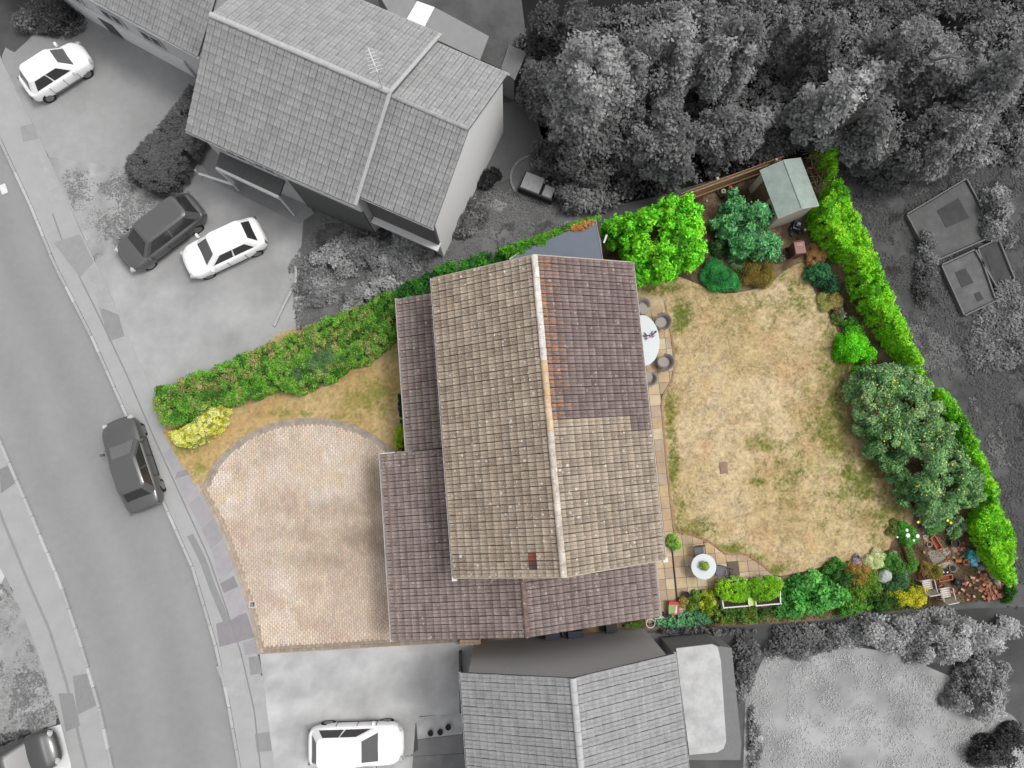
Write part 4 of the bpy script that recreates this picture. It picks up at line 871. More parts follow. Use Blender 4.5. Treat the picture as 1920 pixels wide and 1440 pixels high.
# borders
bush('yucca_plant', 'spiky yellow green plant at the lawn edge under the dark blue green shrub', 1558, 562, 20, 20, .6, [Lf(120, 130, 60), Lf(150, 160, 90), Lf(170, 150, 90)], .12, asp=.15)
bush('flowering_plant', 'low plant with small white flowers between the spiky plant and the emerald shrub', 1574, 586, 14, 20, .5, [Lf(230, 230, 225, 1.3), Lf(96, 120, 70), Lf(84, 120, 50), Lf(120, 100, 70)], .07, ps=5)
bush('shrub', 'small mid green leafy plant just above the emerald shrub', 1596, 608, 20, 14, .6, MIDG, .08)
bush('ground_cover', 'brown and green undergrowth at the foot of the conifer hedge', 1612, 570, 20, 40, .4, [Lf(90, 70, 50), Lf(80, 100, 50)], .07, rot=-.4)
for lab, x, y, rx, ry, h, pal, lf in [
    ('large deep green leafy shrub between the planters and the south border', 1525, 1118, 62, 44, 1.5, [Lf(58, 118, 48), Lf(84, 156, 66), Lf(102, 178, 84), Lf(50, 100, 44)], .17),
    ('fresh green low shrub at the bottom left corner of the lawn border', 1566, 1063, 22, 14, .6, MIDG, .07),
    ('olive green clump of fine leaves behind the pale rock', 1628, 1105, 40, 26, .8, [Lf(70, 100, 30), Lf(104, 140, 40), Lf(84, 120, 40)], .08),
    ('dark green bushy plant left of the pale rock', 1585, 1088, 26, 20, .7, [Lf(44, 80, 30), Lf(72, 112, 40)], .08),
    ('mid green shrub on the bottom boundary just right of the large deep green shrub', 1605, 1140, 34, 14, .7, MIDG, .09),
    ('leafy green plant between the cream bush and the terracotta trough', 1680, 1062, 24, 22, .6, [Lf(60, 104, 40), Lf(90, 140, 60)], .08),
    ('green plant with bluish tint right of the pale rock', 1690, 1092, 24, 20, .7, [Lf(50, 90, 50), Lf(90, 130, 80)], .08),
    ('rounded green shrub next to the slatted white seat', 1712, 1062, 12, 16, .5, MIDG, .07),
    ('dark low bush on the bottom boundary under the pale rock', 1660, 1128, 40, 18, .7, [Lf(40, 74, 26), Lf(80, 112, 40)], .08),
    ('grey green plant behind the white flowered rose', 1680, 990, 16, 14, .4, [Lf(84, 96, 54), Lf(110, 120, 60)], .06),
    ('leafy stems above the empty terracotta trough', 1756, 985, 18, 22, .7, [Lf(80, 130, 60), Lf(104, 150, 84)], .08),
    ('grey leaved plant at the edge of the far conifer hedge', 1798, 988, 20, 16, .6, [Lf(90, 120, 84), Lf(130, 160, 120), Lf(110, 130, 60)], .08),
    ('upright dark plant in front of the far conifer hedge', 1895, 1112, 16, 20, .9, [Lf(36, 74, 24), Lf(60, 110, 30)], .09)]:
    bush('shrub', lab, x, y, rx, ry, h, pal, lf)
bush('grassy_plant', 'arching orange tipped grass clump in the middle of the south border', 1614, 1078, 26, 22, .6, [Lf(120, 130, 50), Lf(170, 130, 70), Lf(90, 120, 40)], .14, asp=.12)
bush('cream_shrub', 'cream and pale green variegated bush at the bottom edge of the lawn', 1642, 1050, 22, 17, .6, [Lf(190, 200, 140), Lf(220, 222, 170), Lf(150, 170, 96)], .055, ps=4)
bush('goldenrod', 'yellow flowering plant on the bottom boundary beside the white plastic seats', 1708, 1120, 34, 20, .9, [Lf(150, 160, 40), Lf(200, 190, 50), Lf(110, 130, 40)], .07, ps=3)
bush('orange_shrub', 'orange brown wispy shrub growing over the slatted white seat', 1746, 1074, 20, 20, .7, [Lf(150, 104, 60), Lf(120, 120, 50), Lf(170, 120, 70)], .08, asp=.25)
bush('lilac_plant', 'small purple brown plant with pale lilac flowers by the cream bush', 1609, 1052, 12, 10, .4, [Lf(110, 80, 90), Lf(200, 180, 200), Lf(90, 80, 70)], .05, ps=6)
rb = bush('rose_bush', 'bright green rose bush with big white blooms by the lawn corner', 1706, 1004, 20, 20, .7, [Lf(60, 130, 40), Lf(90, 170, 60)], .07)
bloom = M('white_bloom', (.8, .8, .78), .6, .05)
for x, y, r_ in ((1700, 994, .075), (1702, 1004, .10), (1720, 1005, .09), (1713, 1013, .06), (1682, 1007, .05)):
    c = P(x, y, .68); MB().lathe(c, [(0, -.05), (r_ * .7, -.02), (r_, .03), (r_ * .75, .055), (r_ * .6, .03), (r_ * .35, .06), (0, .05)], 10).to('bloom', bloom, rb)
yb = bush('rose_bush', 'yellow flowered rose under the lower branches of the apple tree', 1779, 977, 10, 10, .7, [Lf(96, 130, 60)], .06)
for x, y in ((1776, 976), (1782, 980), (1721, 979)): MB().lathe(P(x, y, .72), [(0, -.04), (.05, 0), (.06, .03), (.03, .05), (0, .04)], 8).to('bloom', M('yellow_bloom', Lf(230, 190, 80), .6), yb)
for nm, lab, x, y, rx, ry, h, pal, lf in [
    ('hosta_clump', 'wide blue green leafy clump at the bottom edge beside the house corner', 1284, 1164, 46, 16, .6, [Lf(64, 112, 76), Lf(96, 150, 104), Lf(110, 160, 116)], .13),
    ('mixed_shrub', 'mid green mixed shrub below the two white framed planters', 1390, 1152, 66, 15, .7, [Lf(56, 88, 30), Lf(88, 120, 44), Lf(110, 124, 50)], .08),
    ('variegated_shrub', 'yellow and green variegated shrub on the patio left of the planters', 1329, 1130, 20, 22, .9, [Lf(90, 130, 24), Lf(190, 200, 50), Lf(70, 104, 24), Lf(140, 160, 40)], .08),
    ('shrub', 'soft green plant behind the red topped compost bag', 1304, 1130, 14, 20, .6, [Lf(90, 136, 50), Lf(110, 140, 60)], .07),
    ('shrub', 'small orange tinged plant between the compost bag and the black pot', 1280, 1130, 9, 12, .5, [Lf(110, 130, 50), Lf(160, 130, 70)], .06),
    ('hanging_plant', 'lime green trailing plant in a pot at the edge of the small patio', 1265, 1019, 13, 15, .6, [Lf(100, 150, 30), Lf(140, 190, 44), Lf(90, 100, 110)], .06),
    ('shrub', 'thin line of green leaves between the house side wall and the boundary', 1190, 1172, 14, 5, .4, [Lf(84, 120, 40)], .06),
    ('yellow_conifer', 'small yellow tipped conifer squeezed against the porch wall', 748, 818, 11, 28, 1.2, [Lf(60, 120, 20), Lf(150, 170, 50), Lf(90, 150, 30)], .06),
    ('dark_shrub', 'narrow dark green shrub against the porch roof edge', 751, 758, 5, 26, .9, [Lf(20, 50, 34), Lf(30, 70, 44)], .06)]:
    bush(nm, lab, x, y, rx, ry, h, pal, lf)
# ornamental grass
g = thing('grass_tuft', 'blue green fountain grass tuft behind the low round shrub', 'grass', tuple(P(1380, 492, 0))); c = P(1380, 492, 0); V = []; F = []; cc = []
for k in range(260):
    a = random.uniform(0, 6.28); l = random.uniform(.25, .62); q = Vector((math.cos(a), math.sin(a), 0)); n_ = Vector((-q.y, q.x, 0)) * .011; b0 = Vector(c) + q * .04; b1 = b0 + q * l * .45 + Vector((0, 0, l * .8)); b2 = b0 + q * l + Vector((0, 0, l * .55)); i = len(V)
    V += [b0 - n_, b0 + n_, b1 - n_, b1 + n_, b2]; F += [(i, i + 1, i + 3, i + 2), (i + 2, i + 3, i + 4)]; s = random.uniform(.7, 1.2); cc += [[v * s for v in Lf(96, 130, 84)]] * 5
mk('blade_tuft', V, F, LEAF, g, np.array(cc))

# grey trees and shrubs --------------------------------------------------------------------------------------
GT = lambda a, b: [(v, v, v) for v in (1 if b < 122 else .62) * np.array([D(a)[0], D((a + b) // 2)[0], D(b)[0]]) * 4.4]
TREES = [ # px, py, rx, ry, height, dark, light, label
    (1120, 120, 95, 100, 8.5, 62, 106, 'pale clumpy grey tree nearest the rear corner of the grey tiled house'),
    (1060, 20, 80, 60, 7.5, 50, 84, 'dark grey tree cut by the top edge just right of the rear extension'),
    (1270, 60, 95, 85, 8.8, 58, 100, 'rounded grey tree at the top edge, second from the pale clumpy tree'),
    (1250, 230, 90, 70, 6.0, 54, 96, 'low spreading grey tree with bare pale limbs above the lime green tree'),
    (1130, 250, 90, 70, 5.0, 42, 78, 'dark low tree behind the corner sofa terrace'),
    (1400, 50, 85, 75, 8.8, 60, 104, 'grey tree at the top edge left of the darkest gap in the woods'),
    (1400, 215, 80, 52, 5.0, 58, 100, 'mid grey tree with a long bare branch above the wooden fence'),
    (1560, 30, 90, 55, 8.0, 58, 98, 'grey tree at the top edge above the darkest gap'),
    (1640, 170, 100, 85, 8.5, 66, 114, 'broad mottled grey tree right of the darkest gap in the woods'),
    (1760, 60, 100, 85, 8.8, 64, 110, 'large grey tree at the top edge left of the corner tree'),
    (1800, 235, 100, 65, 6.5, 62, 108, 'grey tree just above the framed vegetable beds'),
    (1900, 120, 70, 100, 8.5, 58, 100, 'pale grey tree filling the top right corner'),
    (1545, 218, 60, 30, 3.6, 46, 78, 'low dark tree touching the corner of the conifer hedge'),
    (1010, 130, 34, 60, 4.5, 50, 84, 'narrow grey tree beside the mid toned lean-to roof'),
    (1650, 262, 50, 34, 3.6, 54, 84, 'small grey tree outside the top corner of the conifer hedge')]
for x, y, rx, ry, h, a, b, lab in TREES:
    canopy('grey_tree', lab, 'tree', blob(x, y, rx, ry, 0, .3, 24), h, h * .3, GT(a, b), .18, .42, 3.0, edge=1.5, rough=.62, grey=True, trunk=.2, ps=.5, jit=.22, group='trees of the dark woods behind the gardens', upb=.9, side=.8, zpoly=h * .7)
canopy('undergrowth', 'dense dark grey undergrowth on the floor of the woods', 'undergrowth', [(970, 60), (1100, 0), (1920, -60), (2050, 200), (1960, 300), (1700, 300), (1560, 255), (1110, 396), (1000, 330), (1040, 230)], 1.6, .1, GT(58, 92), .18, .5, 2.4, edge=1, rough=.7, grey=True, kind='stuff', ps=.4)
GS_ = [
    (75, 20, 70, 40, 2.2, 50, 90, 'dark shrub in the top left corner above the white hatchback'),
    (650, 480, 76, 48, 1.3, 84, 121, 'wide low grey shrub below the front wall of the grey tiled house'),
    (765, 470, 56, 40, 1.4, 80, 121, 'mottled grey shrub under the end wall of the grey tiled house'),
    (870, 400, 45, 34, 1.2, 60, 100, 'dark grey shrub right of the pale end wall corner'),
    (700, 435, 40, 12, .8, 50, 90, 'dark strip of planting tight against the front wall of the tiled house'),
    (585, 540, 44, 30, .9, 80, 120, 'small pale grey shrub at the edge of the fan shaped driveway'),
    (1060, 290, 50, 60, 2.2, 48, 84, 'dark grey shrub between the terrace and the woods'),
    (1090, 370, 45, 30, 1.8, 64, 96, 'grey shrub below the corner sofa terrace'),
    (915, 330, 20, 18, .9, 30, 60, 'black looking round shrub beside the pale end wall'),
    (235, 440, 22, 14, .5, 84, 120, 'small grey plant by the nose of the dark car'),
    (1680, 1190, 90, 34, 1.4, 74, 116, 'grey bush row just under the bottom boundary left of the slab path'),
    (1520, 1205, 100, 30, 1.2, 66, 104, 'low grey planting under the big deep green shrub'),
    (1800, 1200, 110, 55, 2.2, 78, 118, 'large mottled grey bush near the lower right edge'),
    (1860, 1290, 80, 60, 2.5, 72, 112, 'grey bush at the lower right edge above the dark hollow'),
    (1400, 1250, 26, 60, 1.2, 56, 96, 'narrow dark grey shrub beside the pale flat roofed wing'),
    (1320, 1185, 80, 8, .7, 48, 84, 'dark strip of low plants along the bottom boundary'),
    (1890, 1410, 60, 40, 2.0, 36, 70, 'very dark bush in the bottom right corner'),
    (1420, 1400, 14, 60, .8, 90, 150, 'pale thin shrub by the lower corner of the flat roofed wing'),
    (1665, 330, 40, 24, 1.0, 40, 76, 'dark grey plant outside the upper vegetable bed'),
    (1880, 400, 46, 50, 1.6, 60, 110, 'grey shrub at the right edge beside the vegetable beds'),
    (1880, 620, 60, 80, .5, 72, 96, 'flat grey planting at the right edge below the vegetable beds'),
    (1740, 500, 26, 60, .9, 46, 88, 'narrow dark shrub left of the lower vegetable bed'),
    (30, 1390, 50, 14, .6, 60, 100, 'dark low plants behind the partly hidden car')]
for x, y, rx, ry, h, a, b, lab in GS_:
    bush('grey_shrub', lab, x, y, rx, ry, h, GT(a, b), .13, clump=min(.36, min(rx, ry) / 40 * .5), grey=True, lai=3.2, ps=.9, jit=.2, upb=.9)
canopy('dark_hedge', 'smooth dark evergreen hedge block with a pointed end left of the grey tiled house', 'hedge', [(362, 150), (300, 232), (242, 292), (236, 325), (262, 348), (300, 362), (335, 368), (362, 322), (388, 268), (372, 200)], 1.5, .1, GT(58, 72), .10, .22, 4.5, edge=.4, rough=.06, grey=True, ps=.5, jit=.1, upb=1.6)
bush('grey_shrub', 'full mid grey bush against the outer side of the long front hedge', 690, 545, 54, 26, 1.3, GT(78, 120), .13, grey=True, lai=3.2, ps=.9, jit=.2, upb=.9, rot=-.4)
canopy('conifer_hedge', 'bright conifer tips showing past the outer side of the fruit tree', 'hedge', [(1764, 728), (1774, 744), (1812, 812), (1850, 884), (1872, 930), (1850, 926), (1826, 880), (1790, 810), (1752, 745)], 2.0, .1, CONI, .11, .15, 5, edge=.16, rough=.25, asp=.36, jit=.4, dens=6)
# vegetable beds
TB = Mg('grey_board', 118, var=.1)
for k, (q, lab, t) in enumerate([([(1700, 402), (1812, 335), (1868, 440), (1748, 492)], 'framed vegetable bed with a dark square of soil, upper of the two', 96), ([(1765, 497), (1828, 468), (1880, 558), (1808, 592)], 'smaller framed vegetable bed below the larger one', 104), ([(1833, 466), (1872, 448), (1902, 522), (1866, 560)], 'narrow dark framed vegetable bed at the right, beside the smaller bed', 70)]):
    q3 = PX(q, .2); r = thing('raised_bed', lab, 'raised bed', tuple(P(q[0][0], q[0][1], 0)), 'framed vegetable beds')
    for i in range(4):
        a, b = q3[i], q3[(i + 1) % 4]; d = b - a; MB().box((*(a + b) / 2, .12), (np.linalg.norm(d) - .06, .07, .24), math.atan2(d[1], d[0])).to('board', TB, r)
    cen = q3.mean(0); MB().prism(cen + (q3 - cen) * .95, -.02, .14).to('soil', Mg('bed_soil_%d' % k, t, var=.25, scale=2), r)
    for fx, fy, sz in (((.1, .12, .36),) if k == 0 else ((-.1, .12, .3), (.05, -.3, .16))):
        s_ = cen + (q3 - cen) * sz + (q3[1] - q3[0]) * fx + (q3[0] - q3[3]) * fy; MB().prism(s_, .13, .155).to('dark_soil', Mg('dark_bed_soil', 66, var=.25, scale=3), r)
for q, lab in (([(1690, 408), (1705, 396), (1812, 332), (1820, 338), (1700, 412)], 0),): pass

GRB = lambda t, k=1.95: tuple(np.array(D(t)) * k)
def scatter_low(name, label, poly_px, n, cols, sz):
    p = PX(poly_px); lo, hi = p.min(0), p.max(0); q = lo + RNG.random((n, 2)) * (hi - lo); q = q[inpoly(q, p)]; f = fbm(q[:, 0], q[:, 1], 1.3, 3, 9); q = q[RNG.random(len(q)) < ss(.3, .6, f)]
    C = np.c_[q, .02 + RNG.random(len(q)) * .04]; N_ = RNG.normal(size=(len(q), 3)) * .25 + [0, 0, 1]; c_ = np.array(cols)[(fbm(q[:, 0], q[:, 1], .9, 3, 3) * len(cols) * .999).astype(int)] * (.9 + .2 * RNG.random(len(q)))[:, None]
    tag(leafmesh(C, N_, sz, .5, np.clip(c_, 0, .8), name, LEAFG), label, 'low plants', None, 'stuff')
scatter_low('ground_cover', 'mottled grey grass and weeds round the vegetable beds', [(1545, 300), (1960, 260), (1960, 1150), (1890, 1140), (1868, 955), (1718, 700)], 80000, [GRB(70), GRB(92), GRB(116)], .13)
scatter_low('ground_cover', 'mottled pale grey lawn tufts in the lower right garden', [(1400, 1225), (1550, 1215), (1720, 1250), (1930, 1400), (1930, 1440), (1400, 1440)], 14000, [GRB(150, 2.1), GRB(162, 2.1), GRB(172, 2.1)], .08)
scatter_low('ground_cover', 'mottled grey low plants below the tiled house and along its garden', [(540, 500), (600, 410), (830, 410), (900, 340), (1110, 398), (950, 470), (740, 560), (560, 640)], 40000, [GRB(90), GRB(120), GRB(150)], .12)
scatter_low('ground_cover', 'patchy grey plants in the gravel bed beside the fan shaped driveway', [(110, 312), (238, 320), (330, 370), (215, 468), (178, 485), (140, 400)], 9000, [GRB(130), GRB(165)], .10)
scatter_low('ground_cover', 'patchy grey grass at the lower left behind the far pavement', [(0, 1090), (32, 1130), (112, 1345), (0, 1400)], 9000, [GRB(120), GRB(150)], .10)
# ---------------------------------------------------------------- patio, furniture, garden things
SLABC = [D(206, 186, 152), D(196, 172, 140), D(212, 196, 166), D(186, 164, 138), D(204, 180, 140), D(190, 170, 150)]
SLABM = [M('patio_slab_%s' % n, c, .9, .14, 3, fine=.12, bump=.2) for n, c in zip(('sand', 'buff', 'cream', 'brown', 'gold', 'grey'), SLABC)]
def slabs(name, poly_px, yaw, sz, org_px, label=None):
    poly = PX(poly_px); par = flat(name, poly, .002, Mg('patio_joint', (96, 84, 62), var=.2)); c, s = math.cos(yaw), math.sin(yaw); o0 = P(*org_px)[:2]
    for i in range(-30, 30):
        for j in range(-30, 30):
            q = o0 + np.array([c, s]) * (i + .5) * sz + np.array([-s, c]) * (j + .5) * sz; h_ = sz / 2 - .008
            cor = np.array([q + np.array([c, s]) * a * h_ + np.array([-s, c]) * b * h_ for a, b in ((-1, -1), (1, -1), (1, 1), (-1, 1))])
            ins = inpoly(cor, poly)
            if not ins.any(): continue
            if not ins.all():
                cor = clip_poly(cor, poly)
                if len(cor) < 3 or parea(cor) < .02: continue
            MB().prism(cor, -.02, .026 + random.uniform(-.003, .003)).to('paving_slab', random.choice(SLABM), par)
    return par
def clip_poly(sub, clip):
    # clip a convex slab by the outline, sampling the outline's crossings
    pts = [p for p in sub if inpoly(np.array([p]), clip)[0]]
    n = len(clip)
    for i in range(4):
        a, b = sub[i], sub[(i + 1) % 4]
        for k in range(n):
            c, d = np.array(clip[k]), np.array(clip[(k + 1) % n]); r = b - a; s = d - c; den = r[0] * s[1] - r[1] * s[0]
            if abs(den) < 1e-9: continue
            t = ((c - a)[0] * s[1] - (c - a)[1] * s[0]) / den; u = ((c - a)[0] * r[1] - (c - a)[1] * r[0]) / den
            if 0 <= t <= 1 and 0 <= u <= 1: pts.append(a + r * t)
    for p in clip:
        if inpoly(np.array([p]), np.array(sub))[0]: pts.append(np.array(p))
    if len(pts) < 3: return []
    pts = np.array(pts); m = pts.mean(0); return pts[np.argsort(np.arctan2(pts[:, 1] - m[1], pts[:, 0] - m[0]))]
PAT1 = [(1150, 560), (1244, 563), (1248, 590), (1254, 620), (1260, 655), (1262, 690), (1258, 712), (1240, 742), (1238, 760), (1246, 850), (1254, 930), (1262, 1000), (1262, 1005), (1215, 1005), (1160, 700)]
slabs('patio', PAT1, HY, .53, (1240, 760))
PAT2 = [(1262, 1000), (1279, 1000), (1312, 1011), (1335, 1022), (1356, 1039), (1372, 1042), (1399, 1041), (1425, 1060), (1449, 1078), (1448, 1095), (1360, 1110), (1345, 1150), (1266, 1160), (1225, 1168), (1210, 1168), (1210, 1006)]
slabs('patio', PAT2, HY, .48, (1258, 1004))
# brick edging round the lawn side of both patios
for nm, ln, cc_ in (('patio_edging', [(1244, 563), (1250, 600), (1256, 625), (1262, 665), (1262, 692), (1258, 712), (1240, 742), (1238, 760), (1246, 850), (1254, 930), (1262, 998)], D(176, 146, 116)), ('patio_edging', [(1262, 1000), (1279, 999), (1312, 1010), (1335, 1021), (1356, 1038), (1372, 1041), (1399, 1040), (1425, 1059), (1449, 1077)], D(172, 130, 104))):
    border(cl(ln, 1), .10, 0, cc_, .034, None, 'stuff', nm, .22, 1, inward=1); tag(bpy.data.objects[nm] if nm in bpy.data.objects else None)
for o in [o for o in bpy.data.objects if o.name.startswith('patio_edging')]: o['kind'] = 'structure'
dl = PX([(1257, 1004), (1269, 1128)]); dd = dl[1] - dl[0]
r = thing('dark_stripe', 'thin dark line running across the small patio', 'drain', (*dl.mean(0), 0)); an = math.atan2(dd[1], dd[0])  # narrow dark line across the slabs, with a paler bar beside it
MB().box((*dl.mean(0), .03), (np.linalg.norm(dd), .06, .022), an).to('stripe', Mg('stripe_dark', (60, 48, 42)), r)
MB().box((*(dl.mean(0) + [.045, .0]), .034), (np.linalg.norm(dd), .02, .03), an).to('lip', Mg('stripe_lip', (150, 130, 110)), r)
# stepping stone in the lawn, door mat
c = P(1357, 877, .03); o = MB().box(c, (.36, .52, .05), .05).to('stepping_stone', M('stone_brown', D(156, 128, 112), .9, .25, 6, fine=.15)); tag(o, 'lone brown square stone sunk in the middle of the dry lawn', 'stone'); bevel(o, .015)
c = P(1375, 1067, .05); o = MB().box(c, (.52, .68, .03), .06).to('door_mat', M('mat_brown', D(112, 98, 88), .95, .15, 30, fine=.15)); tag(o, 'dark brown mat lying on the small patio beside the cast chair', 'mat')

def local(name, label, cat, group=None): return thing(name, label, cat, (0, 0, 0), group)
def put(r, p, rz, s=1): r.location = tuple(p); r.rotation_euler = (0, 0, rz); r.scale = (s, s, s); return r
def copy_tree(o, parent=None):
    c = o.copy(); COL.objects.link(c); c.parent = parent
    for ch in o.children: copy_tree(ch, c)
    return c
RAT = M('grey_rattan', D(150, 142, 138), .8, .1, 20, fine=.2); CUS = M('grey_cushion', D(168, 162, 156), .9, .05, 8); DKM = M('dark_metal', D(72, 72, 78), .5, .1, 8, spec=.5); TAB = M('pale_table_top', D(208, 216, 218), .35, .02, 3, spec=.5)
def tub_chair(label):       # faces +x
    r = local('rattan_chair', label, 'chair', 'grey rattan tub chairs round the oval table'); V = []; F = []; K = 14
    for j, (rr, zz) in enumerate(((.28, .22), (.34, .45), (.42, .66), (.385, .68), (.31, .45), (.27, .40))):
        for i in range(K + 1):
            t = math.radians(80 + 200 * i / K); drop = .20 * ss(.55, 1.0, abs(i / K * 2 - 1)) if 2 <= j <= 3 else 0
            V.append((rr * math.cos(t) * 1.0 - .02, rr * math.sin(t) * .95, zz - drop))
    for j in range(5):
        for i in range(K): F.append((j * (K + 1) + i, j * (K + 1) + i + 1, (j + 1) * (K + 1) + i + 1, (j + 1) * (K + 1) + i))
    mk('backrest', V, F, RAT, r, sm=True)
    MB().lathe((.02, 0, 0), [(.24, .24), (.31, .26), (.31, .38), (.27, .40)], 18, 1, .92).to('seat', RAT, r)
    MB().lathe((.04, 0, 0), [(.2, .40), (.25, .41), (.255, .45), (.22, .47)], 18, 1, .92).to('cushion', CUS, r)
    for a, b in ((.2, .2), (.2, -.2), (-.2, .2), (-.2, -.2)): MB().bar((a, b, 0), (a * .95, b * .95, .26), .018, 6).to('leg', DKM, r)
    return r
lab = ['grey rattan chair above the oval table, half under the roof edge', 'grey rattan chair at the upper right of the oval table', 'grey rattan chair at the lower right of the oval table', 'grey rattan chair below the oval table, half under the roof edge']
t0 = tub_chair(lab[0]); ch = [t0] + [copy_tree(t0) for _ in range(3)]
for o, l_, (x, y), a in zip(ch, lab, ((1204, 577), (1240, 604), (1245, 679), (1214, 708)), (-75, -160, 172, 120)):
    o['label'] = l_; put(o, P(x, y, .0) + (P(x, y, .0) - P(x, y, .5)) * .0 + np.array([*(P(x, y, .5) - P(x, y, 0))[:2], .03]), math.radians(a), 1.04)
tc = P(1206, 638, .74); r = thing('oval_table', 'large pale oval dining table half hidden by the roof edge', 'table', (tc[0], tc[1], .03))
MB().lathe((tc[0], tc[1], .70), [(.95, 0), (1.0, .012), (1.0, .032), (.985, .04)], 40, .76, 1.2, .04).to('table_top', TAB, r)
for s in (-1, 1): MB().tube([(tc[0], tc[1] + s * .5, .70), (tc[0], tc[1] + s * .5, .06)], .06, 8).to('leg', TAB, r); MB().lathe((tc[0], tc[1] + s * .5, .03), [(.3, 0), (.3, .03), (.05, .05)], 16).to('foot', TAB, r)
fp = P(1216, 631, .75); r = thing('dried_flowers', 'purple and white dried flower spray lying on the oval table', 'flowers', tuple(fp)); PU = [M('purple_leaf', D(110, 84, 104), .7, .2, 30), M('lilac_leaf', D(206, 186, 208), .7, .1, 30), M('dark_stem', D(76, 64, 78), .7)]
for k in range(22):
    a = random.choice((2.55, -2.3, .55, .75, 2.9, -2.6, .3)) + random.uniform(-.35, .35); l = random.uniform(.12, .34); d = Vector((math.cos(a), math.sin(a), random.uniform(.02, .25))); b = Vector(fp) + Vector((random.uniform(-.08, .1), random.uniform(-.08, .08), .03)); n_ = Vector((-d.y, d.x, 0)) * .03
    mk('petal', [b, b + d * l * .5 + n_, b + d * l, b + d * l * .5 - n_ + Vector((0, 0, .01))], [(0, 1, 2, 3)], random.choice(PU[:2] + PU[:1]), r)
MB().bar(fp + np.array([-.2, -.12, .03]), fp + np.array([.33, .22, .05]), .012, 5).to('stem', PU[2], r); MB().lathe(fp + np.array([.33, .22, .02]), [(0, 0), (.05, .03), (.04, .07), (0, .08)], 10).to('seed_head', PU[2], r)
# round table, cast chairs
tc = P(1319.5, 1062.5, .72); r = thing('round_table', 'small round white table with a potted plant on the little patio', 'table', (tc[0], tc[1], .03))
MB().lathe((tc[0], tc[1], .69), [(.54, 0), (.565, .01), (.565, .026), (.55, .034)], 40).to('table_top', TAB, r); MB().bar((tc[0], tc[1], .05), (tc[0], tc[1], .69), .04, 8).to('column', DKM, r)
for k in range(4): a = k * pi / 2 + .4; MB().bar((tc[0], tc[1], .12), (tc[0] + .3 * math.cos(a), tc[1] + .3 * math.sin(a), .04), .018, 6).to('foot', DKM, r)
def pot(label, c, r_, h, m, name='flower_pot', cat='pot', soil=True, group=None, n=16):
    r = thing(name, label, cat, tuple(c), group)
    MB().lathe(c, [(r_ * .7, 0), (r_ * .95, h * .85), (r_ * 1.05, h * .86), (r_ * 1.05, h), (r_ * .92, h), (r_ * .85, h * .72)], n).to('pot_wall', m, r)
    if soil: MB().lathe(np.array(c) + [0, 0, h * .7], [(r_ * .86, 0), (r_ * .5, .015), (0, .02)], n).to('soil', M('pot_soil', D(60, 46, 36), .95, .2, 30), r)
    return r
TERR = M('terracotta', D(196, 122, 90), .85, .15, 10, fine=.1); BLK = M('black_plastic', D(42, 42, 46), .5, .1, 6); WHT = M('white_paint', D(230, 228, 226), .5, .03, 6)
pr_ = pot('potted green plant in the centre of the small round table', P(1321, 1061, .725), .13, .12, M('pot_grey', D(110, 106, 100), .8, .1)); pc = P(1321, 1061, .85)
canopy('x', '', '', [(pc[0] + .19 * math.cos(a), pc[1] + .19 * math.sin(a)) for a in np.linspace(0, 6.1, 12)], 1.0, .82, [Lf(110, 150, 50), Lf(160, 170, 80), Lf(70, 100, 40)], .055, .07, 4, edge=.16, px=False, part=(pr_, 'foliage'))
def cast_chair(label, fancy):  # faces +x
    r = local('metal_chair', label, 'chair', 'dark metal chairs at the round table'); SE = M('slate_seat', D(112, 112, 118), .7, .06, 12)
    MB().box((0, 0, .44), (.44, .44, .04)).to('seat', SE, r)
    for a, b in ((.19, .19), (.19, -.19)): MB().tube([(a + .03, b, 0), (a, b, .43)], .014, 6).to('leg', DKM, r)
    for b in (.2, -.2): MB().tube([(-.24, b, 0), (-.21, b, .43), (-.36, b * 1.1, .92)], .015, 6).to('leg', DKM, r)
    for b in (.24, -.24): MB().tube([(-.29, b, .66), (-.05, b, .67), (.18, b, .63), (.2, b * .9, .43)], .016, 6).to('armrest', DKM, r)
    bk = MB()
    for t in (.0, .5, 1.0): bk.bar((-.235 - .12 * t, -.21, .50 + .4 * t), (-.235 - .12 * t, .21, .50 + .4 * t), .012, 6)
    if fancy:
        for k in range(26):
            y1, t1, a, l = random.uniform(-.18, .18), random.uniform(.05, .95), random.uniform(0, 3.14), .08
            bk.bar((-.235 - .12 * t1, y1, .50 + .4 * t1), (-.235 - .12 * (t1 + l * math.sin(a) * 2), y1 + l * math.cos(a), .50 + .4 * min(1, t1 + l * math.sin(a) * 2)), .011, 5)
    else:
        for k in range(7): y1 = -.18 + .06 * k; bk.bar((-.235, y1, .50), (-.355, y1, .90), .013, 5)
    bk.to('backrest', DKM, r); return r
a = cast_chair('dark metal chair with slate seat above the small round table', False); put(a, P(1310, 1035, .44) * [1, 1, 0] + [0, 0, .03], math.radians(-84))
a = cast_chair('dark metal chair with lacy cast back right of the small round table', True); put(a, P(1352, 1070, .44) * [1, 1, 0] + [0, 0, .03], math.radians(165))
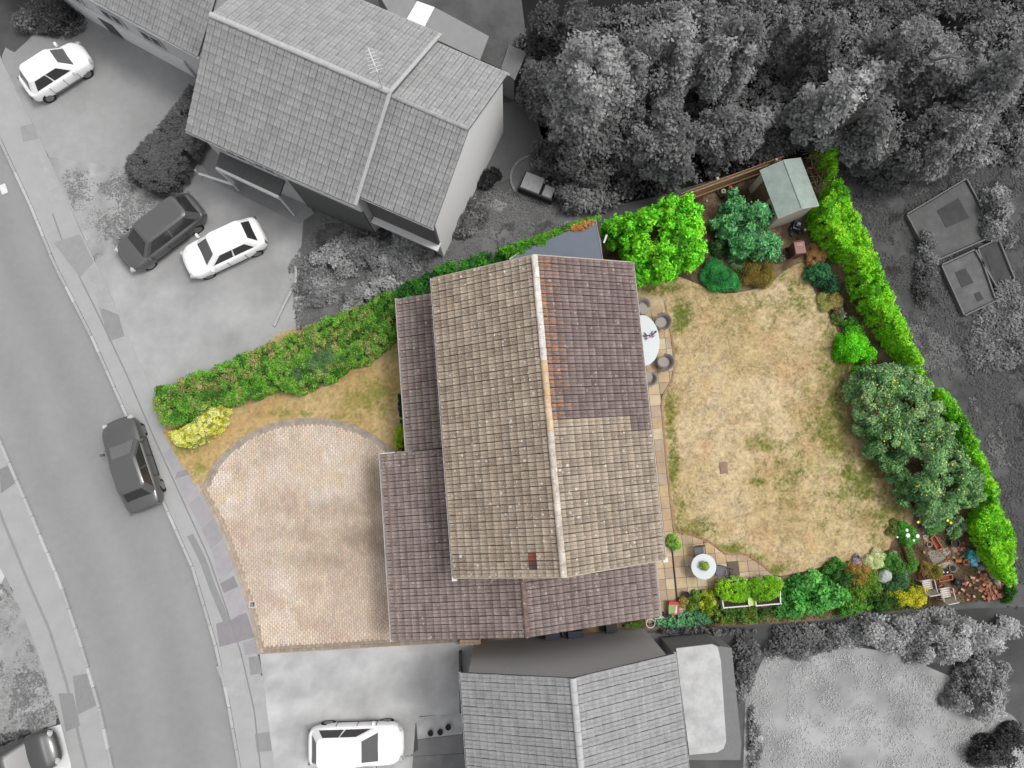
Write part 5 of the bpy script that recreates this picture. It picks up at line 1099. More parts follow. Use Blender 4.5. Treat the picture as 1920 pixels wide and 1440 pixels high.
# planters
for k, (q, lab, fx) in enumerate([([(1350, 1091), (1400, 1086), (1405, 1136), (1357, 1140)], 'left white framed planter overflowing with bright green foliage', (1380, 1107, 31, 25)), ([(1415, 1086), (1462, 1084), (1464, 1132), (1418, 1136)], 'right white framed planter overflowing with bright green foliage', (1437, 1104, 31, 25))]):
    q3 = PX(q, .55); r = thing('white_planter', lab, 'planter', (*q3.mean(0), .02), 'white framed planters on the small patio')
    for i in range(4):
        a, b = q3[i], q3[(i + 1) % 4]; d = b - a; MB().box((*(a + b) / 2, .29), (np.linalg.norm(d), .05, .5), math.atan2(d[1], d[0])).to('panel', WHT, r); MB().bar((*a, 0), (*a, .58), .03, 6).to('corner_post', WHT, r)
    cen = q3.mean(0); MB().prism(cen + (q3 - cen) * .93, .3, .42).to('soil', M('pot_soil', D(60, 46, 36), .95, .2, 30), r)
    canopy('x', '', '', PX(blob(*fx), .8), .95, .4, [Lf(90, 140, 24), Lf(120, 176, 34), Lf(140, 186, 44)], .07, .11, 4.5, edge=.3, px=False, part=(r, 'foliage'), asp=.4)
c = P(1409, 1126, .4); r = thing('lime_box', 'lime green plastic box standing between the two white framed planters', 'box', (c[0], c[1], .02))
o = MB().box((c[0], c[1], .22), (.24, .42, .4), .1).to('box_body', M('lime_plastic', D(176, 214, 70), .5, .05), r); MB().box((c[0], c[1], .43), (.26, .44, .025), .1).to('lid', M('lime_lid', D(196, 226, 100), .5, .05), r)
# pots etc on the small patio
pot('empty black pot on the patio slabs left of the variegated shrub', P(1284, 1113, .03), .14, .24, BLK, soil=True); pot('black pot touching the left white framed planter', P(1347, 1118, .03), .13, .24, BLK)
c = P(1262, 1141, .3); r = thing('compost_bag', 'red and green plastic compost bag standing on the patio by the house corner', 'bag', (c[0], c[1], .03)); K = [M('bag_red', D(204, 52, 56), .45, .08), M('bag_green', D(150, 176, 110), .45, .2, 12), M('bag_white', D(226, 222, 220), .45, .06)]
MB().box((c[0], c[1], .2), (.46, .52, .34), -.06, .92).to('bag_body', K[1], r); MB().box((c[0] - .0, c[1] + .25, .36), (.5, .16, .12), -.06, .8).to('bag_top', K[0], r)
MB().box((c[0] + .14, c[1] - .02, .375), (.1, .34, .012), -.25).to('printed_band', K[2], r); MB().box((c[0] + .2, c[1] - .05, .379), (.07, .4, .014), -.06).to('side_band', K[0], r); MB().box((c[0] - .03, c[1] - .24, .36), (.14, .12, .05), .3).to('bag_corner', K[0], r)
c = P(1249.5, 1153, .2); r = thing('square_pot', 'small dark square pot between the compost bag and the hose hoop', 'pot', (c[0], c[1], .02)); MB().box((c[0], c[1], .12), (.2, .22, .2), 0, 1.15).to('pot_wall', DKM, r); MB().box((c[0], c[1], .225), (.19, .2, .012)).to('soil', M('pot_soil', D(60, 46, 36)), r)
c = P(1219.7, 1169, .45); r = thing('hose_hoop', 'white round hoop and bent pipe at the corner of the low roof', 'hoop', (c[0], c[1], .02)); pts = [(c[0] + .19 * math.cos(t), c[1] + .19 * math.sin(t), .45) for t in np.linspace(.3, 6.4, 20)]
MB().tube(pts, .02, 6).to('hoop', WHT, r); q = [P(1228, 1170, .5), P(1228, 1160, .5), P(1245, 1158, .5)]; MB().tube(q, .018, 6).to('pipe', WHT, r); MB().bar((c[0], c[1] - .19, .0), (c[0], c[1] - .19, .45), .015, 6).to('stake', WHT, r)
# south side of house
c = P(1146, 1176, .6); r = thing('compost_bin', 'black lidded bin in the narrow gap below the low roof', 'bin', (c[0], c[1], 0)); MB().box((c[0], c[1], .3), (.5, .46, .6), HY, .9).to('bin_body', BLK, r); MB().box((c[0], c[1], .62), (.52, .48, .05), HY, .9).to('lid', BLK, r)
for x, lab in ((1035, 'dark bin mostly under the low roof edge, left of the round hose reel'), (1078, 'dark narrow box just right of the round hose reel under the low roof edge')):
    c = P(x, 1188, .5); r = thing('storage_bin', lab, 'bin', (c[0], c[1], 0)); MB().box((c[0], c[1], .4), (.7, .36, .8), HY, .92).to('bin_body', M('navy_plastic', D(44, 48, 60), .5, .1), r); MB().box((c[0], c[1], .83), (.68, .36, .05), HY, .95).to('lid', M('navy_lid', D(56, 60, 72), .5, .1), r)
c = P(1062, 1188, .5); r = thing('hose_reel', 'round grey hose reel between the dark bins under the low roof edge', 'hose reel', (c[0], c[1], 0)); MB().lathe((c[0], c[1], .3), [(.05, 0), (.2, 0), (.2, .04), (.1, .05), (.1, .12), (.2, .13), (.2, .17), (.05, .17)], 16).to('reel', Mg('reel_grey', (96, 96, 100)), r); MB().bar((c[0], c[1], 0), (c[0], c[1], .3), .04, 6).to('stand', BLK, r)
c = P(880, 1206, .5); r = thing('brick_pier', 'short pale brick pier at the corner where the driveway meets the garage', 'pier', (c[0], c[1], 0))
PB = [M('pier_brick_%s' % n, D(*v), .9, .15, 8, fine=.1) for n, v in (('pink', (196, 168, 150)), ('buff', (184, 164, 142)))]
for lv in range(5):
    for i in range(4):
        for j in range(2): MB().box((c[0] - .33 + .22 * i + (.06 if lv % 2 else 0), c[1] - .06 + .115 * j, .04 + .075 * lv), (.21, .105, .066), HY).to('brick', random.choice(PB), r)

# north-east corner -------------------------------------------------------------------------------------------
WD = [M('fence_wood_%s' % n, D(*v), .9, .2, 10, fine=.15, bump=.3) for n, v in (('tan', (186, 146, 104)), ('red', (202, 142, 98)), ('grey', (176, 152, 126)))]
CON = M('concrete_post', D(196, 186, 172), .9, .1, 8, fine=.1)
f0, f1 = P(1278, 362, 1.75), P(1470, 292, 1.75); dv = (f1 - f0); L_ = np.linalg.norm(dv[:2]); an = math.atan2(dv[1], dv[0]); nb = int(L_ / .15)
r = thing('timber_fence', 'low brown board fence on the north boundary between the lime tree and the shed', 'fence', (f0[0], f0[1], 0))
for k in range(nb):
    t = (k + .5) / nb; MB().box((f0[0] + dv[0] * t, f0[1] + dv[1] * t, .87), (.142, .02, 1.7 + random.uniform(-.02, .02)), an + random.uniform(-.02, .02)).to('board', random.choice(WD), r)
for z in (.4, 1.35): MB().box((*((f0 + f1) / 2 + np.array([math.sin(an), -math.cos(an), 0]) * .035)[:2], z), (L_, .045, .08), an).to('rail', WD[2], r)
for x, y in ((1344.5, 331.5), (1455, 296)): c = P(x, y, 1.78); MB().box((c[0] + .03, c[1] - .07, .89), (.11, .11, 1.8), an).to('post', CON, r)
# bird bath and ball
c = P(1355, 361, .05); r = thing('stone_ornament', 'pale stone ring standing on a dark framed square slab in the soil', 'ornament', (c[0], c[1], 0)); STN = M('pale_stone', D(206, 200, 190), .9, .15, 10, fine=.1)
MB().box((c[0], c[1], .03), (.42, .42, .06), .55).to('slab', M('slab_brown', D(104, 84, 66), .9, .2, 8), r); 
for k in range(4): a = .55 + k * pi / 2; MB().box((c[0] + .22 * math.cos(a), c[1] + .22 * math.sin(a), .05), (.05, .48, .09), a).to('frame', M('slab_frame', D(76, 60, 48), .9), r)
MB().lathe((c[0], c[1], .06), [(.07, 0), (.12, .02), (.13, .12), (.12, .17), (.06, .17), (.05, .06), (0, .06)], 16).to('ring', STN, r)
c = P(1368, 351, .1); o = MB().lathe((c[0], c[1], 0), [(0, 0), (.08, .02), (.125, .1), (.11, .2), (.05, .24), (0, .245)], 14).to('red_jar', M('red_glaze', D(196, 84, 66), .35, .1, spec=.5)); tag(o, 'small red rounded jar on the soil beside the stone ring', 'jar')
o = MB().lathe((*P(1325, 377, 0)[:2], 0), [(0, 0), (.05, .01), (.055, .05), (.03, .08), (0, .085)], 8).to('white_stone', STN); tag(o, 'tiny white stone on the soil at the edge of the lime tree', 'stone')
# shed
A_, B_, C_, D_ = (P(x, y, 2.0)[:2] for x, y in ((1427.6, 319), (1502, 296), (1534.5, 384), (1458.5, 410.5)))
sc = (A_ + B_ + C_ + D_) / 4; sy = math.atan2(*(B_ - A_)[::-1]); S = Frame(sc[0], sc[1], sy); sw = (np.linalg.norm(B_ - A_) + np.linalg.norm(C_ - D_)) / 4; sL = (np.linalg.norm(A_ - D_) + np.linalg.norm(B_ - C_)) / 4
shed = thing('garden_shed', 'pale painted garden shed with worn green felt roof in the far corner', 'shed', (sc[0], sc[1], 0)); CR = M('shed_cream', D(214, 206, 196), .8, .08, 4, fine=.05); FELT = M('green_felt', D(160, 174, 166), .9, .16, 2.2, fine=.14, bump=.3)
gable_body(S, sw - .1, -sL + .08, sL - .08, 1.93, 2.36, 0).to('wall', M('shed_inner', D(150, 140, 130), .9), shed)
for s in (-1, 1):
    for k in range(13): z = .08 + k * .148; fbox(MB(), S, s * (sw - .1) - (.018 if s < 0 else -.001), s * (sw - .1) + (.018 if s > 0 else -.001), -sL + .08, sL - .08, z, z + .138).to('cladding_board', CR, shed)
    n = 14
    for k in range(n):
        u = -sw + .12 + (2 * sw - .24) * (k + .5) / n; zt_ = 1.92 + .40 * (1 - abs(u) / sw); v_ = s * (sL - .08); fbox(MB(), S, u - (sw - .12) / n + .004, u + (sw - .12) / n - .004, min(v_, v_ + s * .018), max(v_, v_ + s * .018), .03, zt_).to('cladding_board', CR, shed)
    V, Fc = slab(S, s * (sw + .02), 0.0, -sL, sL, 1.98, 2.42, .03, 0); MB().add(V, Fc).to('roof_felt', FELT, shed)
    for v_ in (-sL - .02, sL): V, Fc = slab(S, s * (sw + .02), 0.0, v_, v_ + .02, 1.99, 2.43, .12, 0); MB().add(V, Fc).to('bargeboard', CR, shed)
MB().box(S(0, 0, 2.425), (.10, 2 * sL, .012), sy).to('ridge_strip', FELT, shed)
fbox(MB(), S, -(sw - .06), -(sw - .10) + .001, -.1, .75, .1, 1.85).to('door', M('shed_door', D(120, 98, 80), .85, .15, 10), shed)
fbox(MB(), S, -(sw - .07), -(sw - .10) + .001, -.95, -.35, 1.0, 1.6).to('window', GLASS, shed)
# brush pile
r = thing('brush_pile', 'heap of cut bare branches between the shed and the conifer hedge', 'branches', tuple(P(1530, 318, 0))); TW_ = [M('twig_%s' % n, D(*v), .9, .15, 10) for n, v in (('a', (140, 116, 98)), ('b', (112, 88, 72)), ('c', (168, 144, 124)))]
for mi, m_ in enumerate(TW_):
    mb = MB()
    for k in range(70):
        q = P(1530 + random.gauss(0, 12), 318 + random.gauss(0, 20), 0); a = random.uniform(0, 6.28); l = random.uniform(.3, .9); z = random.uniform(.1, 1.0); b = random.uniform(-.3, .3)
        p0 = Vector((q[0] - math.cos(a) * l / 2, q[1] - math.sin(a) * l / 2, z)); p2 = Vector((q[0] + math.cos(a + .4) * l / 2, q[1] + math.sin(a + .4) * l / 2, max(.03, z + b))); mb.tube([p0, (p0 + p2) / 2 + Vector((0, 0, .08)), p2], [.018, .013, .006], 4)
    o = mb.to('branches', m_, r); o['kind'] = 'stuff'
# mower
c = P(1494, 424, .2); r = local('lawnmower', 'dark blue push lawnmower parked against the front wall of the shed', 'lawnmower'); NV = M('mower_navy', D(40, 48, 66), .4, .1, spec=.5)
MB().box((0, 0, .2), (.42, .5, .16), 0, .8).to('deck', NV, r); MB().box((0, .02, .34), (.26, .28, .16), 0, .75).to('motor', NV, r); MB().box((.02, .05, .425), (.12, .1, .012)).to('filler_label', M('mower_label', D(170, 200, 214), .5), r)
for a, b in ((.22, .2), (-.22, .2), (.22, -.2), (-.22, -.2)):
    w_ = MB().bar((a - .025, b, .1), (a + .025, b, .1), .1, 14).to('wheel', BLK, r); MB().bar((a - .028, b, .1), (a + .028, b, .1), .04, 10).to('hub', M('hub_pink', D(200, 150, 150), .6), w_)
for s in (-1, 1): MB().tube([(s * .18, .2, .25), (s * .2, .62, .7), (s * .2, .82, .95)], .016, 6).to('handle', BLK, r)
MB().bar((-.2, .82, .95), (.2, .82, .95), .016, 6).to('handle_bar', BLK, r); put(r, (c[0], c[1], .01), -.35)
c = P(1486.5, 437, .1); o = MB().lathe((c[0], c[1], 0), [(.05, 0), (.15, .01), (.15, .1), (.09, .12), (.05, .08), (0, .08)], 16).to('spare_wheel', BLK); tag(o, 'small black wheel lying below the lawnmower', 'wheel')
c = P(1508, 432, .15); r = thing('fuel_can', 'small grey green can on the soil right of the lawnmower', 'can', (c[0], c[1], 0)); MB().box((c[0], c[1], .12), (.2, .24, .24), .4, .85).to('can_body', M('can_green', D(84, 96, 88), .5, .1), r); MB().lathe((c[0], c[1], .24), [(.05, 0), (.05, .05), (0, .055)], 8).to('cap', WHT, r)
# brown wheelie bin
c = P(1500, 464, 1.0); BR = M('bin_brown', D(104, 66, 60), .45, .08, 5); r = local('wheelie_bin', 'brown wheeled garden waste bin between the lavender bush and the conifer hedge', 'bin')
MB().box((0, 0, .49), (.42, .50, .9), 0, 1.25).to('bin_body', BR, r); o = MB().box((0, .0, .98), (.56, .64, .07), 0, .9).to('lid', M('bin_lid', D(134, 88, 82), .4, .06, 5), r); bevel(o, .02, 2)
MB().box((0, .12, 1.02), (.3, .12, .02)).to('lid_label', M('bin_label', D(170, 130, 124), .5), r); MB().bar((-.22, .35, .93), (.22, .35, .93), .018, 6).to('handle', BR, r)
for s in (-1, 1): MB().bar((s * .2, .24, .1), (s * .25, .24, .1), .1, 12).to('wheel', BLK, r)
put(r, (c[0], c[1], 0), math.radians(8))

# south-east corner: pots, troughs, seats, bricks ------------------------------------------------------------
def trough(label, q, h=.18, plant=False):
    q3 = PX(q, h); r = thing('terracotta_trough', label, 'trough', (*q3.mean(0), 0), 'terracotta troughs in the far corner'); cen = q3.mean(0)
    for i in range(4):
        a, b = q3[i], q3[(i + 1) % 4]; d = b - a; MB().box((*(a + b) / 2, h / 2 + .01), (np.linalg.norm(d), .03, h), math.atan2(d[1], d[0])).to('side', TERR, r)
    MB().prism(cen + (q3 - cen) * .9, .01, .06).to('base', M('trough_inside', D(150, 84, 62), .9, .15), r)
    if plant: MB().prism(cen + (q3 - cen) * .86, .06, .14).to('soil', M('pot_soil', D(60, 46, 36)), r); canopy('x', '', '', cen + (q3 - cen) * 1.3, .4, .15, [Lf(100, 140, 60), Lf(70, 110, 40)], .06, .09, 1.8, edge=.1, px=False, part=(r, 'foliage'))
trough('empty tilted terracotta trough beside the grey crazy slabs', [(1745, 1009), (1753, 1004), (1767, 1027), (1758, 1032)]); trough('long terracotta trough with sparse greenery under the white rose', [(1696, 1024), (1703, 1022), (1715, 1053), (1706, 1055)], plant=True); trough('terracotta trough lying level above the black watering can', [(1761, 1081), (1785, 1077), (1787, 1086), (1762, 1091)])
pot('small pale pink round pot on the slabs left of the tilted trough', P(1739.6, 1020, 0), .12, .16, M('pot_pink', D(206, 176, 172), .8, .1)); pot('tiny red clay pot between the planted trough and the crazy slabs', P(1731, 1035, 0), .07, .12, TERR, soil=False)
pb = pot('large black pot with a green plant near the far conifer hedge', P(1784, 1017, 0), .2, .3, BLK)
bush('potted_fern', 'green plant leaning over the large black pot near the conifer hedge', 1792, 1005, 12, 10, .6, MIDG, .08, cat='plant')
pot('grey rimmed black pot at the left end of the slatted white seat', P(1730, 1074, 0), .2, .3, BLK); r = pot('small blue pot with two tiny white flowers in the far corner', P(1767, 1070, 0), .14, .22, M('pot_blue', D(70, 84, 110), .6, .1))
for x, y in ((1769, 1073), (1776, 1073)): MB().lathe(P(x, y, .28), [(0, -.02), (.035, 0), (.03, .02), (0, .025)], 8).to('bloom', bloom, r)
pot('shallow grey round tub right of the small blue pot', P(1783.5, 1065, 0), .17, .14, Mg('tub_grey', (150, 144, 146), var=.1), soil=True)
pot('upright terracotta pot touching the teal bag', P(1805.5, 1053, 0), .13, .26, TERR)
c = P(1796, 1052, .1); r = thing('flower_pot', 'stack of small terracotta pots lying on its side by the upright one', 'pots', (c[0], c[1], 0))
for k in range(3): MB().bar((c[0] - .12 + .09 * k, c[1] + .02, .09), (c[0] - .02 + .09 * k, c[1], .09), .065, 12, .085).to('pot_wall', TERR, r)
r = thing('teal_bag', 'crumpled teal and blue plastic bag in the far corner', 'bag', tuple(P(1819, 1048, 0))); c0 = P(1819, 1047, 0)
for k, (dx, dy, rr, hh, cc_) in enumerate(((-.05, .17, .26, .34, (50, 140, 140)), (.04, -.13, .25, .3, (96, 176, 200)))):
    V = []; n = 16; c = c0 + [dx, dy, 0]
    for j, (q, z) in enumerate(((.9, 0), (1.0, .3), (.8, .75), (.4, 1.0), (.05, .9))):
        for i in range(n): a = 2 * pi * i / n; s = rr * q * (1 + .28 * random.uniform(-1, 1)); V.append((c[0] + s * math.cos(a), c[1] + s * math.sin(a), hh * (z + random.uniform(-.12, .12) * (z > 0))))
    mk('bag_fold', V, [(j * n + i, j * n + (i + 1) % n, (j + 1) * n + (i + 1) % n, (j + 1) * n + i) for j in range(4) for i in range(n)] + [tuple(4 * n + i for i in range(n))], M('teal_%d' % k, D(*cc_), .4, .25, 9, spec=.5), r)
c = P(1833, 1044, .1); o = MB().box((c[0], c[1], .06), (.3, .42, .1), -.35).to('pale_block', M('pale_block', D(206, 196, 186), .9, .1)); tag(o, 'flat pale block leaning by the teal bag', 'block')
def rock(label, x, y, rx, ry, h, tone, name='rock', rot=0, seed=1, spiky=0):
    c = P(x, y, 0); rg = random.Random(seed); V = []; n = 10
    for q, z in ((1, 0), (1.02, .35), (.75, .8), (.3, 1.0)):
        for i in range(n):
            a = 2 * pi * i / n; k = 1 + rg.uniform(-.16, .16) + spiky * (max(0, math.cos(a + 2.2)) ** 3); X, Y = rx / 42 * q * k * math.cos(a), ry / 42 * q * k * math.sin(a); V.append((c[0] + X * math.cos(rot) - Y * math.sin(rot), c[1] + X * math.sin(rot) + Y * math.cos(rot), h * z * rg.uniform(.85, 1.1)))
    o = mk(name, V, [(j * n + i, j * n + (i + 1) % n, (j + 1) * n + (i + 1) % n, (j + 1) * n + i) for j in range(3) for i in range(n)] + [tuple(3 * n + i for i in range(n))], M('rock_%s' % '_'.join(map(str, tone)), D(*tone), .9, .18, 10, fine=.12)); return tag(o, label, 'rock')
rock('pale pointed stone among the plants below the cream bush', 1658, 1078, 12, 11, .35, (190, 198, 190), seed=4, spiky=.5)
rock('smooth grey green boulder below the teal bag', 1837, 1063, 8, 7, .25, (128, 140, 132), seed=5); rock('long pale stone at the foot of the far conifer hedge', 1859, 1077, 6, 9, .2, (170, 170, 150), rot=.6, seed=6); rock('pale stone just below the long one at the conifer hedge', 1867, 1091, 6, 8, .2, (176, 172, 150), rot=.6, seed=7); rock('rounded grey stone at the lawn edge left of the rose', 1676, 1036, 6, 5, .12, (160, 150, 140), seed=8)
CRZ = [Mg('crazy_slab_%s' % n, v, var=.12, scale=6, fine=.1) for n, v in (('a', (168, 160, 142)), ('b', (184, 168, 144)), ('c', (150, 142, 128)))]
cp = flat('slab_path', PX([(1726, 975), (1745, 973), (1750, 1000), (1775, 1020), (1800, 1050), (1790, 1062), (1752, 1064), (1736, 1040), (1728, 1010)]), .012, Mg('path_soil', (130, 108, 84), var=.2))
for k, q in enumerate([[(1728, 978), (1742, 976), (1744, 998), (1729, 1000)], [(1729, 1003), (1744, 1001), (1746, 1016), (1733, 1020)], [(1737, 1034), (1757, 1029), (1772, 1046), (1749, 1059)], [(1760, 1030), (1776, 1024), (1784, 1036), (1772, 1043)], [(1756, 1060), (1776, 1050), (1788, 1052), (1782, 1062), (1762, 1066)], [(1778, 1022), (1790, 1020), (1796, 1036), (1787, 1037)]]):
    MB().prism(PX(q), 0, .035 + .006 * (k % 3)).to('paving_slab', CRZ[k % 3], cp)
# watering can
c = P(1795, 1092, .2); r = thing('watering_can', 'black plastic watering can on the soil in the far corner', 'watering can', (c[0], c[1], 0)); MB().lathe((c[0], c[1], 0), [(.12, 0), (.15, .05), (.14, .24), (.08, .28), (.06, .26)], 12).to('can_body', BLK, r); MB().tube([(c[0] + .12, c[1] + .02, .08), (c[0] + .3, c[1] + .12, .3)], [.03, .02], 6).to('spout', BLK, r); MB().lathe((c[0] + .31, c[1] + .125, .29), [(.02, 0), (.05, .03), (0, .035)], 8).to('rose', BLK, r); MB().tube([(c[0] - .1, c[1], .1), (c[0] - .24, c[1] - .04, .24), (c[0] - .05, c[1], .34)], .014, 6).to('handle', BLK, r)
# white plastic garden chairs
def plastic_chair(label):
    r = local('garden_chair', label, 'chair', 'weathered white slatted garden chairs'); W_ = M('aged_white_plastic', D(214, 204, 196), .55, .08, 8)
    for k in range(5): MB().box((-.16 + .09 * k, 0, .42), (.07, .42, .02)).to('seat_slat', W_, r)
    for k in range(6): MB().bar((-.25, -.18 + .072 * k, .44), (-.38, -.18 + .072 * k, .86), .018, 6).to('back_slat', W_, r)
    MB().bar((-.38, -.24, .87), (-.38, .24, .87), .025, 6).to('top_rail', W_, r)
    for s in (-1, 1): MB().tube([(-.33, s * .26, .64), (.2, s * .26, .63), (.24, s * .25, .4)], .024, 6).to('armrest', W_, r); MB().tube([(.22, s * .24, 0), (.2, s * .24, .43)], .024, 6).to('leg', W_, r); MB().tube([(-.3, s * .24, 0), (-.24, s * .24, .45), (-.38, s * .24, .87)], .024, 6).to('leg', W_, r)
    return r
p1 = plastic_chair('weathered white slatted chair facing the white planter, right one of two on the boundary'); p1['label'] = 'weathered white garden chair with long slats by the bottom boundary, nearest the watering can'; p2 = copy_tree(p1); p2['label'] = 'slatted white garden chair half covered by the orange brown shrub'
put(p1, P(1772, 1112, .4) * [1, 1, 0], math.radians(100)); put(p2, P(1738, 1097, .4) * [1, 1, 0], math.radians(100))
# bricks
BK = [M('red_brick_%s' % n, D(*v), .9, .2, 9, fine=.15) for n, v in (('a', (164, 100, 78)), ('b', (186, 132, 104)), ('c', (140, 92, 74)), ('d', (196, 160, 136)))]
r = thing('brick_pile', 'low stack of old red bricks in the far corner by the conifer hedge', 'bricks', tuple(P(1866, 1114, 0)))
for i in range(9):
    for j in range(3):
        for k in range(2 if random.random() < .7 else 1):
            q = P(1850 + i * 4.6 + random.uniform(-1, 1), 1122 - i * 1.4 - j * 8.5 + random.uniform(-1, 1), 0); MB().box((q[0], q[1], .04 + .07 * k), (.1, .215, .066), .25 + random.uniform(-.15, .15)).to('brick', random.choice(BK[:3]), r)
r = thing('loose_bricks', 'loose scattered bricks and rubble left of the brick stack', 'bricks', tuple(P(1845, 1092, 0)))
for i in range(60):
    q = P(random.gauss(1846, 9) if i < 34 else random.gauss(1810, 22), random.gauss(1092, 13) if i < 34 else random.gauss(1105, 12), 0)
    if q[1] < P(0, 1126)[1]: continue
    MB().box((q[0], q[1], .03 + random.random() * .05), (.1, random.uniform(.1, .22), .065), random.uniform(0, 3.1)).to('brick', random.choice(BK), r)
r = thing('loose_bricks', 'orange broken brick pieces beside the crazy slabs', 'bricks', tuple(P(1790, 1028, 0)))
for i in range(26): q = P(random.gauss(1790, 11), random.gauss(1030, 8), 0); MB().box((q[0], q[1], .03), (random.uniform(.05, .12), random.uniform(.06, .16), .05), random.uniform(0, 3.1)).to('brick', random.choice(BK), r)
# leaf and twig litter in the far bed
def litter(name, label, poly_px, n, cols, sz=.05, asp=.5):
    p = PX(poly_px); lo, hi = p.min(0), p.max(0); q = lo + RNG.random((n, 2)) * (hi - lo); q = q[inpoly(q, p)]; C = np.c_[q, .015 + RNG.random(len(q)) * .06]; N_ = RNG.normal(size=(len(q), 3)) * .6 + [0, 0, 1]; cc_ = np.array(cols)[RNG.integers(len(cols), size=len(q))] * (.7 + .6 * RNG.random(len(q)))[:, None]
    tag(leafmesh(C, N_, sz, asp, np.clip(cc_, 0, .8), name, LEAF), label, 'leaf litter', None, 'stuff')
litter('leaf_litter', 'fallen leaves, twigs and low weeds covering the soil of the far corner bed', [(1730, 975), (1800, 960), (1850, 1010), (1880, 1080), (1890, 1125), (1700, 1140), (1560, 1150), (1560, 1065), (1670, 1040)], 26000, [D(120, 88, 62), D(150, 110, 80), D(84, 96, 50), D(96, 74, 54), D(90, 110, 56)])
litter('leaf_litter', 'dry leaves and weeds over the brown soil round the shed and the trees', [(1130, 450), (1290, 360), (1480, 290), (1530, 360), (1560, 470), (1600, 600), (1620, 700), (1580, 640), (1520, 540), (1480, 480), (1340, 545), (1190, 500), (1130, 490)], 24000, [D(120, 92, 66), D(140, 108, 80), D(84, 88, 46), D(80, 62, 46)])
litter('ground_cover', 'low green weeds and leaves filling the border along the south boundary', [(1270, 1176), (1280, 1150), (1340, 1145), (1460, 1135), (1560, 1070), (1640, 1060), (1720, 1090), (1735, 1138), (1560, 1158), (1390, 1170)], 14000, [Lf(60, 96, 36), Lf(84, 124, 44), Lf(104, 120, 60), D(96, 74, 54)], .08)
litter('leaf_litter', 'weeds and dry leaves under the fruit tree and along the south boundary', [(1600, 680), (1740, 700), (1860, 940), (1780, 980), (1690, 940), (1620, 800)], 16000, [D(120, 92, 66), D(100, 76, 54), D(84, 88, 46)])

